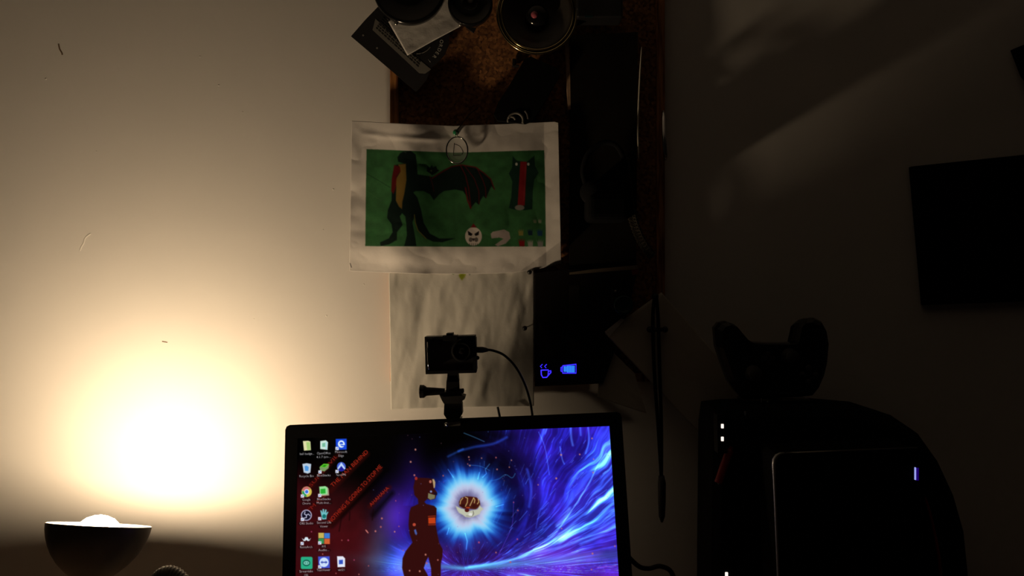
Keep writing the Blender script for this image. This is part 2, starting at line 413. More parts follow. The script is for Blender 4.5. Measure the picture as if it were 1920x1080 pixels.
# finer: resample for visible ridges
pp = []; rr = []
L = 0; step = .0006
for a, b in zip(path, path[1:]):
    n = max(1, int((b-a).length/step))
    for j in range(n):
        pp.append(a.lerp(b, j/n)); rr.append(.0073+.0010*math.sin(2*PI*L/.0034)); L += (b-a).length/n
pp.append(path[-1]); rr.append(.007)
bm = bmesh.new(); tube(bm, pp, rr, 12); g = ob('gooseneck', bm, M['grey'], lamp, True); g['label'] = 'ridged flexible metal neck'
bm = bmesh.new(); lathe(bm, [(0,.03),(.014,.03),(.02,.022),(.06,.014),(.068,.008),(.068,0),(0,0)], (path[-1].x, path[-1].y, ZD), (0,0,1)); ob('base', bm, M['shade'], lamp, True)

# ------------------------------------------------------------------ cork board
board = empty('cork_board', 'cork notice board in a reddish wooden frame on the wall above the monitor', 'notice board')
YF, YC = 1.184, 1.190
fr = 16/F*YF
x0, x1 = W(731,0,YF).x, W(1247,0,YF).x; zt, zb = W(0,-130,YF).z, W(0,716,YF).z
bx('cork_panel', ((x0+x1)/2, (YC+YW)/2, (zt+zb)/2), (x1-x0-.01, YW-YC, zt-zb-.01), M['cork'], board)
for nm, c, s in (('frame_rail', (x0+fr/2, (YF+YW)/2, (zt+zb)/2), (fr, YW-YF, zt-zb)), ('frame_rail', (x1-fr/2, (YF+YW)/2, (zt+zb)/2), (fr, YW-YF, zt-zb)),
                 ('frame_rail', ((x0+x1)/2, (YF+YW)/2, zb+fr/2), (x1-x0-2*fr, YW-YF, fr)), ('frame_rail', ((x0+x1)/2, (YF+YW)/2, zt-fr/2), (x1-x0-2*fr, YW-YF, fr))):
    bx(nm, c, s, M['wood'], board, bev=.0015)

# lower blank sheet
def d_low(U, V):
    w = fbm(U*5+V*1.5, V*2.2, 3, 3)-.5; w2 = fbm(U*11, V*7, 9, 3)-.5
    return .0105*w+.0018*w2+.003*V+.003
cvl = Canvas(725, 380, 1005, 772, 1, (222,220,214))
for p, c in (([(862,511),(874,511),(872,519),(866,526),(860,518)], (170,185,60)), ([(878,511),(884,511),(880,516)], (60,90,80)), ([(800,511),(812,511),(806,514)], (70,90,60)), ([(845,511),(856,511),(850,515)], (110,140,90))): cvl.poly(p, c)
low = sheet('paper_sheet', [(727,386),(860,388),(1001,385)], [(733,768),(868,763),(1001,761)], 1.1828, 141, 197, d_low, M['papervc'], cvl)
tag(low, 'blank crumpled white paper sheet hanging upright below the green dragon drawing', 'paper')

# green drawing
cx = lambda a, b: (640+a/3.374, 210+b/3.374)
def pts(l): return [cx(*p) for p in l]
cv = Canvas(650, 222, 1058, 518, 2, (226,222,220))
cv.poly(pts([(160,235),(720,258),(1283,242),(1290,480),(1293,850),(700,852),(152,848),(156,500)]), (70,136,82))
_pw = cv.a.copy()
n_ = fbm(cv.X/14, cv.Y/14, 5)-.5
g_m = (cv.a[...,1] < .6); cv.a[g_m] = np.clip(cv.a[g_m]*(1+.35*n_[g_m][:,None]), 0, 1)
DG = (10,36,31)
cv.poly(pts([(355,285),(372,262),(395,250),(440,246),(470,270),(478,330),(482,395),(550,405),(575,412),(600,400),(640,370),(700,342),(760,335),(850,350),(900,385),(945,425),(968,490),(950,470),(935,500),(915,548),(898,530),(880,560),(870,588),(850,570),(815,612),(810,570),(790,530),(770,500),(720,490),(650,500),(620,520),(585,558),(560,520),(520,500),(470,500),(455,510),(480,540),(505,620),(520,700),(560,770),(620,800),(718,800),(640,824),(580,820),(520,792),(480,740),(462,660),(450,700),(465,780),(475,848),(398,848),(415,780),(412,720),(405,660),(385,640),(370,660),(388,715),(352,760),(352,810),(300,838),(250,848),(245,825),(300,800),(325,760),(318,710),(290,670),(295,620),(318,560),(320,480),(325,400),(345,335),(395,325),(360,315)]), DG, soft=.8)
cv.poly(pts([(360,332),(408,328),(412,430),(398,520),(386,570),(384,614),(365,600),(345,560),(348,480),(342,430),(372,380)]), (158,128,58), soft=1)
cv.poly(pts([(335,335),(370,345),(375,375),(350,410),(345,480),(330,520),(316,500),(320,420)]), (112,16,20), soft=1)
cv.line(pts([(395,250),(410,258)]), 1.5, (70,90,84)); cv.line(pts([(462,650),(468,700),(485,750),(535,800)]), 2.0, (130,130,64))
cv.poly(pts([(545,345),(560,352),(572,335),(580,350),(600,342),(606,362),(620,370),(600,385),(575,400),(556,385),(540,375)]), DG)
cv.disc(*cx(568,372), 1.5, 1.5, (110,130,90))
RL = (140,22,26)
for l, w in (([(575,420),(610,396),(660,366),(700,345),(760,335),(850,350),(900,385),(945,425),(968,488)], 2.2), ([(755,340),(785,400),(805,480),(820,608)], 2.0), ([(780,340),(840,420),(870,500),(872,580)], 1.6), ([(860,356),(895,430),(912,480),(915,540)], 1.6), ([(560,405),(575,450),(585,500)], 1.0), ([(785,480),(800,560),(818,606)], 3)): cv.line(pts(l), w, RL, .85, .9)
cv.line(pts([(160,390),(230,430),(310,478)]), 1.2, (40,80,50), .7); cv.line(pts([(160,500),(250,560)]), 1.0, (110,160,110), .4)
cv.poly(pts([(1085,280),(1110,308),(1175,315),(1222,275),(1225,340),(1248,385),(1220,430),(1212,500),(1208,615),(1160,622),(1098,618),(1060,608),(1075,540),(1082,440),(1060,390),(1080,350)]), (24,66,52))
cv.poly(pts([(1133,313),(1174,315),(1160,592),(1115,592)]), (172,34,40)); cv.line(pts([(1166,330),(1154,560)]), .7, (200,110,110), .8)
cv.disc(*cx(1108,330), 2.4, 3, (205,210,205)); cv.disc(*cx(1183,330), 2.4, 3, (205,210,205)); cv.disc(*cx(1128,605), 9, 5, (168,165,160))
cv.disc(*cx(836,787), 15.8, 17.5, (216,208,204)); cv.poly(pts([(818,730),(836,705),(856,730)]), (150,30,34))
cv.poly(pts([(800,752),(830,772),(822,784),(804,778)]), (30,26,28)); cv.poly(pts([(872,752),(842,772),(850,784),(868,778)]), (30,26,28))
cv.disc(*cx(818,808), 3.4, 4.2, (130,125,120)); cv.disc(*cx(854,808), 3.4, 4.2, (130,125,120)); cv.poly(pts([(826,800),(846,800),(836,818)]), (60,50,50))
for i in range(5): cv.line(pts([(812+i*12,832),(812+i*12,846)]), .8, (90,80,80))
cv.poly(pts([(945,770),(960,757),(1030,743),(1062,760),(1070,800),(1040,832),(990,850),(972,840),(1026,802),(1000,794),(950,800)]), (214,200,200))
def hand(x, y, s, col):
    cv.poly(pts([(x-s*.6,y+s*.9),(x-s*.75,y-s*.1),(x-s*.95,y-s*.8),(x-s*.55,y-s*.2),(x-s*.4,y-s),(x-s*.12,y-s*.25),(x+s*.12,y-s),(x+s*.3,y-s*.2),(x+s*.65,y-s*.9),(x+s*.62,y),(x+s*.6,y+s*.9)]), col)
for x, y, s, c in ((1137,762,22,(176,168,90)), (1196,760,22,(26,56,84)), (1257,762,24,(34,84,140)), (1143,826,26,(176,26,30)), (1197,830,24,(190,190,186)), (1260,830,26,(176,180,182)), (1225,690,14,(150,160,130)), (1257,690,14,(150,160,140))): hand(x, y, s, c)
cv.line([(656.5,494),(659,501)], 1, (60,55,60))
_pr = (cv.a.max(-1)-cv.a.min(-1) > .05) | (cv.a.max(-1) < .75)
cv.a[_pr] *= .78
def d_post(U, V):
    w = (fbm(U*4+V, V*3, 21, 3)-.5)*.0105*(.25+1.3*np.abs(U-.5)+.9*sstep(.8,.95,V))*sstep(0,.3,V+np.abs(U-.5))+.0022*np.abs(fbm(U*6+2,V*5,41,3)-.5)*2*sstep(.0,.4,np.abs(V-.5)+np.abs(U-.5)*.6)
    fold = .0012*np.exp(-((V-.075-.02*np.sin(U*5))/.020)**2)*sstep(.02,.12,U)*(1-sstep(.36,.5,U))
    lf = .014*np.exp(-((U-.26)/.13)**2)*(1-.5*V)+.004*(1-U)
    rt = .011*np.clip((U-.5)/.5, 0, 1)**1.3+.004*np.clip((U-.93)/.07, 0, 1)
    tip = -.11*np.clip((U-.80)+1.25*(V-1), 0, 1)
    crs = .0016*np.abs(((U*.9+V*.45)-.2)/.2).clip(0,1)
    bot = -.004*sstep(.84, 1., V)*(1-.6*U)
    return w+fold+lf+rt+tip+crs+bot+.002
post = sheet('dragon_drawing', [(659.5,226.5),(740,231),(850,236),(950,232),(1040,228),(1047,230)], [(655,508),(720,511.5),(800,513.5),(880,513.5),(960,512),(1010,504),(1052.5,494.5)], 1.176, 398, 288, d_post, M['papervc'], cv)
tag(post, 'creased paper print of a dark dragon drawing on green, pinned to the board', 'drawing')
# its pin and the glass ring pendant
pin = empty('push_pin', 'green push pin at the top of the dragon drawing', 'pin')
p0 = W(854, 246, 1.155)
bm = bmesh.new(); lathe(bm, [(0,-.0015),(.0045,-.001),(.0052,.001),(.0035,.0032),(.0026,.006),(.0045,.0085),(.0042,.0095),(0,.01)], (p0.x, 1.1725, p0.z), (0,-1,0), 20); ob('pin_head', bm, M['green'], pin, True)
bm = bmesh.new(); cyl(bm, (p0.x, 1.171, p0.z), (p0.x, 1.198, p0.z), .0006, n=8); ob('pin_needle', bm, M['steel'], pin)
ring = empty('glass_pendant', 'clear round glass pendant hanging by a thread over the dragon drawing', 'pendant')
rc = W(857, 281.5, 1.158); a_, b_ = 20/F*1.158, 25/F*1.158
bm = bmesh.new(); tube(bm, [(rc.x+a_*math.cos(t*2*PI/48), rc.y, rc.z+b_*math.sin(t*2*PI/48)) for t in range(48)], .0012, 10, True); ob('rim', bm, M['glintrim'], ring, True)
bm = bmesh.new(); prism(bm, [(rc.x+a_*.95*math.cos(t*2*PI/40), rc.y-.0006, rc.z+b_*.95*math.sin(t*2*PI/40)) for t in range(40)], (0,.0012,0)); ob('glass_disc', bm, M['clearpane'], ring)
bm = bmesh.new()
for l in ([(852,268),(850,292)], [(852,270),(862,274),(868,284),(866,290)], [(850,292),(864,291)]): tube(bm, spline([W(x, y, 1.1572) for x, y in l], 5), .0005, 6)
ob('engraved_line', bm, M['darkink'], ring)
bm = bmesh.new(); tube(bm, [(rc.x, rc.y+.0035*math.sin(t*2*PI/20), rc.z+b_+.003+.0032*math.cos(t*2*PI/20)) for t in range(20)], .0007, 6, True)
ob('jump_ring', bm, M['steel'], ring, True)
bm = bmesh.new(); tube(bm, spline([(rc.x, rc.y, rc.z+b_+.006), W(856,247,1.160), W(858,243,1.164), W(880,215,1.172), W(897,202,1.185)], 8), .0006, 6); ob('thread', bm, M['string'], ring)

# ------------------------------------------------------------------ things pinned at the top of the board
fly = plate('black_flyer', [(658,68),(684,38),(713,8),(760,-40),(800,-20),(842,30),(843,60),(841,84),(835,101),(824,114),(808,127),(800,150),(780,172)], 1.168, .0012, M['blackpaper'])
tag(fly, 'tilted black printed flyer with a pale text strip, overlapping the board top left', 'flyer')
ls = plate('text_strip', [(704,35),(698.5,56),(742,96),(786,137),(797,138),(808,130),(772,100)], 1.1676, .0004, M['ink'], fly); ls['label'] = 'pale strip of small print'
bm = bmesh.new()
for k in range(6):
    ox, oy = 705+k*2.6, 52-k*3.6
    x_, y_ = ox, oy
    random.seed(k+3)
    while x_ < 790:
        l_ = random.uniform(3, 9)
        q0, q1 = (x_, y_), (x_+l_*.72, y_+l_*.66)
        x_, y_ = q1[0]+1.6*.72, q1[1]+1.6*.66
        if x_ > 786+k*2: break
        n0, n1 = (.55, -.6)
        prism(bm, [W(q0[0]-n0, q0[1]-n1, 1.1673), W(q1[0]-n0, q1[1]-n1, 1.1673), W(q1[0]+n0, q1[1]+n1, 1.1673), W(q0[0]+n0, q0[1]+n1, 1.1673)], (0,.0003,0))
ob('small_print', bm, M['darkink'], fly)
lettering('lettering', "T", (721,40), 1.1678, 7, -40, M['ink'], fly)
for ch, x, y, a in (('O',825,74,-95),('R',824,82,-104),('D',822,89,-112),('E',818,96,-120),('R',814,102,-128),('!',804,111,-140)):
    lettering('lettering', ch, (x, y), 1.1678, 6.5, a, M['white'], fly)
bm = bmesh.new(); tube(bm, spline([W(x, y, 1.1679) for x, y in [(781,101),(790,100),(800,95),(807,88)]], 5), .0007, 5); ob('printed_arc', bm, M['ink'], fly)
for x, y in ((681,66),(707,90)):
    bm = bmesh.new(); lathe(bm, [(0,.0003),(.0014,.0002),(.0015,0)], (W(x,y,1.168).x, 1.168, W(x,y,1.168).z), (0,-1,0), 12); ob('printed_dot', bm, M['ink'], fly)

scrap = sheet('paper_scrap', [(728,41),(790,-14),(836,-20)], [(764,104),(812,77),(868,47)], 1.163, 40, 40, lambda U, V: .003*(fbm(U*3, V*3, 8)-.5)+.001, M['paper'])
tag(scrap, 'pointed white paper scrap laid over the black flyer', 'paper')

def disc_thing(name, px, py, r, Y, label, cat, hole=None, m=None):
    c = W(px, py, Y); r_ = r/F*Y; t = empty(name, label, cat)
    h = hole/F*Y if hole else 0
    prof = [(h, -.006), (r_*.96, -.006), (r_, -.004), (r_, .004), (r_*.96, .006), (r_*.9, .0062), (r_*.86, .0045), (h+r_*.08, .0045), (h, .006), (h, -.006)]
    if not hole: prof = [(0,-.006)]+prof[1:-3]+[(r_*.4,.005),(0,.0055)]
    bm = bmesh.new(); lathe(bm, prof, c, (0,-1,0), 64); ob('disc_body', bm, m or M['blackgloss'], t, True)
    return t, c
t, c = disc_thing('round_badge', 768, -21, 68, 1.153, 'large black round badge covering the top of the tilted flyer', 'badge')
bm = bmesh.new(); lathe(bm, [(0,.0028),(.0026,.002),(.003,0)], (W(742,42,1.146).x, 1.1500, W(742,42,1.146).z), (0,-1,0), 14); ob('rim_glint', bm, M['steel'], t, True)  # small steel dot modelled in place of a glint on the badge
t, c = disc_thing('tape_reel', 882, 8, 42, 1.156, 'small black reel with a pale open hub, beside the round badge', 'reel', 12)
bm = bmesh.new(); lathe(bm, [(0,.001),(.0085,.001),(.009,0),(0,0)], (c.x, 1.1605, c.z), (0,-1,0), 24); ob('hub', bm, M['ink'], t)
bm = bmesh.new(); lathe(bm, [(0,.0035),(.0035,.003),(.004,0)], (c.x, 1.1565, W(0,1,1.156).z), (0,-1,0), 16); ob('hub_pin', bm, M['white'], t, True)
bm = bmesh.new(); lathe(bm, [(0,.0022),(.0022,.0015),(.0026,0)], (W(863,46,1.15).x, 1.1500, W(863,46,1.15).z), (0,-1,0), 14); ob('rim_glint', bm, M['steel'], t, True)  # steel dot imitating the glint near the reel's edge
bm = bmesh.new(); prism(bm, [W(872,50,1.158), W(888,62,1.158), W(893,52,1.158)], (0,.002,0)); ob('tape_end', bm, M['blackpaper'], t)

# dish with bright rims
c = W(1007, 27, 1.150); t = empty('round_dish', 'large round dark dish with a bright brass-coloured double rim hung on the board', 'ornament')
r_ = 75/F*1.15
bm = bmesh.new(); lathe(bm, [(0,-.018),(r_*.9,-.018),(r_*.97,-.006),(r_*.97,.001),(r_*.80,-.001),(r_*.62,-.010),(r_*.35,-.013),(.0,-.013)], c, (0,-1,0), 80); ob('dish_body', bm, mat('smoked_dish', (.045,.04,.035), .3), t, True)
for q, h, w, mm in ((.985, .0, .0022, 'brass'), (.90, .0015, .0014, 'brass')):
    bm = bmesh.new(); tube(bm, [(c.x+r_*q*math.cos(k*2*PI/96), c.y-h-.001, c.z+r_*q*math.sin(k*2*PI/96)) for k in range(96)], w, 8, True); ob('rim_ring', bm, M[mm], t, True)
bm = bmesh.new(); lathe(bm, [(r_*.30,-.012),(r_*.28,-.003),(r_*.2,.001),(r_*.1,.002),(0,.002)], c, (0,-1,0), 40); ob('centre_boss', bm, M['blackgloss'], t, True)
cc = W(1002, 27, 1.145)
bm = bmesh.new(); bmesh.ops.create_uvsphere(bm, u_segments=16, v_segments=10, radius=.0052, matrix=Matrix.Translation((cc.x, c.y-.004, cc.z))); b = ob('pink_glint', bm, M['pink'], t, True); b['label'] = 'small pink bead standing in for a highlight'  # pink reflection on the boss, modelled as a coloured bead

# hanging black pouch
po = plate('black_pouch', [(995,106),(1046,128),(1050,140),(1008,212),(996,228),(985,232),(933,226),(926,214),(934,192),(952,165),(984,110)], 1.160, .014, M['panel'])
tag(po, 'long black pouch hanging diagonally above the dragon drawing', 'pouch')
bm = bmesh.new(); ec = W(967, 226, 1.1595); e_ = 14/F*1.16
tube(bm, [(ec.x+e_*math.cos(a), ec.y, ec.z+e_*math.sin(a)) for a in np.linspace(-.4, 2.9, 24)], .0018, 6); tube(bm, [(ec.x-.006+.5*e_*math.cos(a), ec.y, ec.z+.5*e_*math.sin(a)) for a in np.linspace(.2, 3.6, 14)], .0015, 6)
ob('grey_emblem', bm, M['ink'], po, True)
bm = bmesh.new(); tube(bm, spline([W(984,208,1.1595), W(988,214,1.1595), W(990,223,1.1595)], 5), .0012, 6); ob('grey_emblem', bm, M['grey'], po)
# black hook beside it
hk = empty('board_hook', 'small black L-shaped hook in the cork left of the black pouch', 'hook')
bm = bmesh.new(); box(bm, W(963.5,118,1.183), (.0035,.008,.011), bev=.0006); box(bm, W(968,124,1.183), (.0085,.008,.0028), bev=.0006); ob('hook_body', bm, M['black'], hk)
bx('hook_plate', W(964.5,118.5,1.187), (.006,.002,.012), M['black'], hk)

# pale wooden strip, dark card right of the cork, black box at the top
st = plate('wooden_strip', [(1060.5,74),(1065.5,72),(1069,140),(1070,205),(1065,205),(1062,140)], 1.1705, .011, mat('pale_wood', (.52,.34,.22), .6, var=.2, vscale=80))
tag(st, 'narrow pale wooden strip standing on edge right of the round dish', 'strip')
cd = plate('dark_card', [(1071,66),(1196,60),(1193,500),(1068,506)], 1.170, .012, mat('shade_dark_card', (.013,.010,.007), .85, spec=.1, var=.3, vscale=20))  # colour darkened for the poster's shadow; set forward to shade the frame rail
tag(cd, 'large brown card, darkened for shade, filling the right half of the board', 'card')
bb = bx('small_black_box', W(1122,12,1.156), (.066,.038,.044), M['black'], None, bev=.003)
tag(bb, 'small black box fixed at the top of the board right of the dish', 'box')
bx('teal_label', W(1104,40,1.1375)+Vector((0,.0,.012)), (.012,.001,.012), M['teal'], bb)
cap = empty('olive_bead', 'olive bead on a cord peeking in at the top edge beside the round dish', 'bead')
bm = bmesh.new(); lathe(bm, [(0,.010),(.008,.009),(.010,.004),(.010,0)], (W(1087,-2,1.165).x, 1.176, W(1087,-2,1.165).z), (0,-1,0), 24); ob('bead_body', bm, mat('olive_plastic', (.22,.21,.11), .4), cap, True)
bm = bmesh.new(); cyl(bm, W(1083,8,1.172), W(1084,48,1.172), .0016, n=10); ob('cord', bm, mat('olive_cord', (.12,.11,.07), .7), cap)

# two glossy strips
def strip(name, p, Y, w0, label, m_=None):
    bm = bmesh.new(); q = spline([W(x, y, Y-dy) for x, y, dy in p], 10); n = len(q)
    tube(bm, q, [w0*(.35+.65*math.sin(PI*min(1, (i+.5)/n*1.0))**.5) for i in range(n)], 8)
    o = ob(name, bm, m_ or M['ivory'], None, True); return tag(o, label, 'strip')
strip('plastic_strip', [(1203,88,.0),(1201,120,.001),(1198,180,.003),(1196,240,.006),(1197,280,.012),(1197.5,298,.010)], 1.172, .0013, 'long thin pale glossy strip hanging left of the short bright strip')
strip('metal_strip', [(1243,208,.008),(1244,222,.016),(1245,250,.022),(1247,280,.025),(1248,294,.023),(1246.5,301,.020)], 1.172, .0034, 'short bright glossy strip on the right edge of the board', M['glintrim'])

# chain, mask-like headphones
ch = empty('braided_chain', 'dull braided chain hanging down in the dark right part of the board', 'chain')
cp = spline([W(1172,300,1.168), W(1176,340,1.165), W(1181,380,1.164), W(1188,415,1.164), W(1202,450,1.164), W(1222,480,1.168)], 12)
random.seed(7)
for i in range(0, len(cp)-1):
    p = cp[i]; d = (cp[i+1]-p).normalized(); s = d.cross(Vector((0,1,0))).normalized()
    if i % 2 == 0: A, B = s*.006+Vector((0,-.0015,0)), d*.0036
    else: A, B = (s*.004+Vector((0,-.004,0))), d*.0036
    bm = bmesh.new(); tube(bm, [p+A*math.cos(k*2*PI/12)+B*math.sin(k*2*PI/12) for k in range(12)], .0009, 5, True); ob('chain_link', bm, M['gold'], ch, True)
hp = empty('headphones', 'black folding headphones with an added shade-casting pad hanging in the dark middle of the board', 'headphones')
bm = bmesh.new(); tube(bm, spline([W(1098,345,1.150), W(1093,320,1.148), W(1102,290,1.147), W(1122,272,1.146), W(1140,267,1.146), W(1158,275,1.146), W(1170,300,1.148), W(1172,330,1.150)], 8), .004, 10); ob('headband', bm, M['blackmatt'], hp, True)
for x, y in ((1112,362), (1160,362)):
    cc = W(x, y, 1.146); bm = bmesh.new(); lathe(bm, [(0,.016),(.014,.015),(.017,.010),(.018,0),(.018,-.010),(.015,-.022),(0,-.024)], cc, (.3 if x > 1130 else -.3,-.9,0), 28); ob('ear_cup', bm, M['blackmatt'], hp, True)
bm = bmesh.new(); cc = W(1137,392,1.135); box(bm, cc, (.058,.068,.036), bev=.008); ob('shading_pad', bm, M['panel'], hp)  # thick block added to cast shade on the upper right wall

# display panel with blue icons
dp = empty('display_panel', 'black picture panel with glowing blue cup and battery icons below the dark card', 'display')
plate('panel_body', [(1003,512),(1062,506),(1196,500),(1196,508),(1170,610),(1131,719),(1003,724.5)], 1.166, .018, mat('dark_display', (.012,.009,.008), .35), dp)
YP = 1.1657
for nm, pl, mm in (('pale_shape', [(1068,535),(1086,535),(1088,600),(1066,602)], 'dimprint'), ('pale_shape', [(1010,600),(1032,640),(1040,668),(1012,664)], 'dimprint'), ('pale_shape', [(1060,628),(1085,640),(1100,668),(1074,666)], 'dimprint')):
    plate(nm, pl, YP, .0003, mat('dim_picture', (.028,.022,.018), .5), dp)
for k, chh in enumerate('YS BOX'):
    if chh == ' ': continue
    a = -52+k*17; lettering('lettering', chh, (1052+34*math.sin(math.radians(a))-3, 646-34*math.cos(math.radians(a))), YP, 8, -a, mat('dim_red_print', (.075,.012,.018), .5), dp)
def lit(name, segs, w, m, lab=None):
    bm = bmesh.new()
    for s_ in segs: tube(bm, [W(x, y, YP-.0002) for x, y in s_], w, 5)
    o = ob(name, bm, m, dp)
    if lab: o['label'] = lab
lit('cup_icon', [[(1014.5,694),(1015,703),(1018,708),(1025,707.5),(1028,704),(1028,693.5),(1014,694)], [(1028,696),(1033,695.5),(1033,698),(1028.5,703)]], .0009, M['led_blue'], 'glowing blue cup outline')
lit('steam_icon', [[(1017,683),(1013,687),(1016,690)], [(1025,683),(1021,687),(1024,690)]], .0006, M['led_blue'], 'glowing blue steam marks')
lit('battery_icon', [[(1055,686),(1080,683),(1080,699.5),(1055,699.5),(1055,686)], [(1055,688),(1052,689),(1052,696),(1055,697)]], .0009, M['led_blue'], 'glowing blue battery outline')
for x in range(1058, 1079, 3):
    bm = bmesh.new(); box(bm, W(x+.3, 692, YP-.0002), (.0018,.0006,.0098 if x > 1062 else .008)); ob('battery_bar', bm, M['led_cyan'], dp)
sp = plate('paper_strip', [(1068,511),(1110,505),(1196,497),(1197,505),(1150,508),(1068,515)], 1.1645, .0015, mat('tan_paper', (.20,.16,.11), .8))
tag(sp, 'narrow tan paper strip with a red end along the top of the black display', 'strip')
rp = plate('red_end', [(1184,506),(1196,504),(1197,514),(1186,516)], 1.1645, .0015, mat('dull_red_print', (.25,.02,.02), .7), sp)

# tacks on the lower sheet
for i, (x, y, lb) in enumerate(((993,510,'black tack at the top right corner of the blank sheet'), (984,616,'black tack on the right edge of the blank sheet'))):
    c = W(x, y, 1.165); bm = bmesh.new(); lathe(bm, [(0,.004),(.0022,.0036),(.0036,.001),(.0036,0),(.0008,0),(.0006,-.016),(0,-.016)], (c.x, 1.1745, c.z), (0,-1,0), 14); tag(ob('tack', bm, M['black'], None, True), lb, 'pin')

# tilted papers at the lower right of the board
def flat_sheet(name, quad, Y, seed, m, label, amp=.002):
    q = np.array(quad, float); n = 40; u = np.linspace(0, 1, n); U, V = np.meshgrid(u, u)
    PX = (q[0,0]*(1-U)+q[1,0]*U)*(1-V)+(q[3,0]*(1-U)+q[2,0]*U)*V; PY = (q[0,1]*(1-U)+q[1,1]*U)*(1-V)+(q[3,1]*(1-U)+q[2,1]*U)*V
    D = amp*(fbm(U*3, V*3, seed)-.5)
    P = np.stack([(PX-960)/F*Y, Y-D, CZ-(PY-540)/F*Y], -1)
    return tag(grid_mesh(name, P, m, None, None, .0004), label, 'paper')
flat_sheet('paper_sheet', [(1168,590),(1232,548),(1350,700),(1312,832)], 1.168, 4, M['paper'], 'large tilted pale sheet behind the black lanyard', .003) if False else None
big = flat_sheet('paper_sheet', [(1134,625),(1240,548),(1420,752),(1336,838)], 1.166, 4, M['creampaper'], 'large tilted cream sheet hanging behind the black lanyard')
fold = plate('folded_edge', [(1134,622),(1165,597),(1171,599),(1142,632)], 1.1645, .0012, M['paper'], big)
flat_sheet('paper_sheet', [(1128,640),(1190,700),(1212,775),(1120,745)], 1.172, 6, M['creampaper'], 'small crumpled sheet half hidden under the large tilted sheet')
te = empty('teal_tin', 'small round dark teal tin at the top corner of the tilted cream sheet', 'tin')
bm = bmesh.new(); lathe(bm, [(0,.008),(.010,.008),(.012,.010),(.014,.008),(.0145,0),(.0145,-.008),(0,-.008)], W(1168,572,1.156), (0,-1,0), 32); ob('tin_body', bm, M['teal'], te, True)
bm = bmesh.new(); bmesh.ops.create_uvsphere(bm, u_segments=10, v_segments=8, radius=.002, matrix=Matrix.Translation(W(1154,546,1.150))); ob('tin_stud', bm, M['steel'], te, True)
bx('tin_clip', W(1150,560,1.160), (.006,.012,.028), M['black'], te, bev=.001)

# lanyard
la = empty('lanyard', 'long black lanyard hanging down the tilted cream sheet to a tasselled tip', 'lanyard')
bm = bmesh.new()
for dx in (-5, 5):
    tube(bm, spline([W(1229+dx*.3,556,1.155), W(1229+dx,600,1.156), W(1232+dx,700,1.157), W(1237+dx*.6,800,1.158), W(1240,896,1.160)], 8), .0026, 8)
ob('strap', bm, M['blackmatt'], la, True)
bm = bmesh.new(); tube(bm, [W(1240,892,1.160), W(1241,906,1.160), W(1241,940,1.160), W(1241,968,1.160), W(1241,979,1.160)], [.0042,.0058,.0056,.0046,.0016], 12); ob('tip', bm, M['charcoal'], la, True)
bm = bmesh.new()
for x in (1218, 1247): bmesh.ops.create_uvsphere(bm, u_segments=10, v_segments=8, radius=.0045, matrix=Matrix.Translation(W(x, 618, 1.157)))
cyl(bm, W(1218,618,1.157), W(1247,618,1.157), .003, n=10); ob('clasp', bm, M['black'], la, True)
bm = bmesh.new(); lathe(bm, [(0,.006),(.004,.005),(.005,.002),(.0018,0),(.0012,-.022),(0,-.022)], (W(1229,556,1.155).x, 1.158, W(1229,556,1.155).z), (0,-1,0), 14); ob('pin', bm, M['black'], la, True)

# black panels far right
pn = plate('black_poster', [(1710,312),(1960,286),(1985,563),(1733,572)], 1.190, .0098, M['panel']); tag(pn, 'large plain black rectangular poster on the wall at the far right', 'poster')
pn2 = plate('black_poster', [(1902,91),(1975,62),(2010,130),(1945,170),(1921,140)], 1.190, .0098, M['panel']); tag(pn2, 'corner of a black poster jutting in at the upper right edge', 'poster')

# ------------------------------------------------------------------ monitor
mon = empty('monitor', 'black widescreen monitor showing a blue swirling desktop wallpaper with icons', 'monitor')
TILT = math.radians(12.0); ROLL = math.radians(2.25)
YM = 1.036
ptl = W(535, 797, YM); MW = .4355; MH = .272
ax = Vector((math.cos(ROLL), 0, math.sin(ROLL)))
up0 = Vector((-math.sin(ROLL)*math.cos(TILT), math.sin(TILT), math.cos(ROLL)*math.cos(TILT)))
up_ = (up0 - ax*up0.dot(ax)).normalized(); nrm = ax.cross(up_).normalized()     # points to the room (-Y)?
if nrm.y > 0: nrm = -nrm
def ML(x, y, z=0): return ptl + ax*x - up_*y + nrm*z      # x right, y down, z towards the viewer
def mprism(name, outl, z0, z1, m, par, bev=0):
    bm = bmesh.new(); prism(bm, [ML(x, y, z1) for x, y in outl], -nrm*(z1-z0))
    if bev:
        es = [e for e in bm.edges]; bmesh.ops.bevel(bm, geom=es, offset=bev, segments=2, affect='EDGES', clamp_overlap=True)
    return ob(name, bm, m, par)
BZ = .0160; SW = MW-2*BZ-.0005; SH = SW*9/16; TOPB = .0175
mprism('casing', rrect(0, 0, MW, MH, .006), -.034, -.0035, M['bezel'], mon)
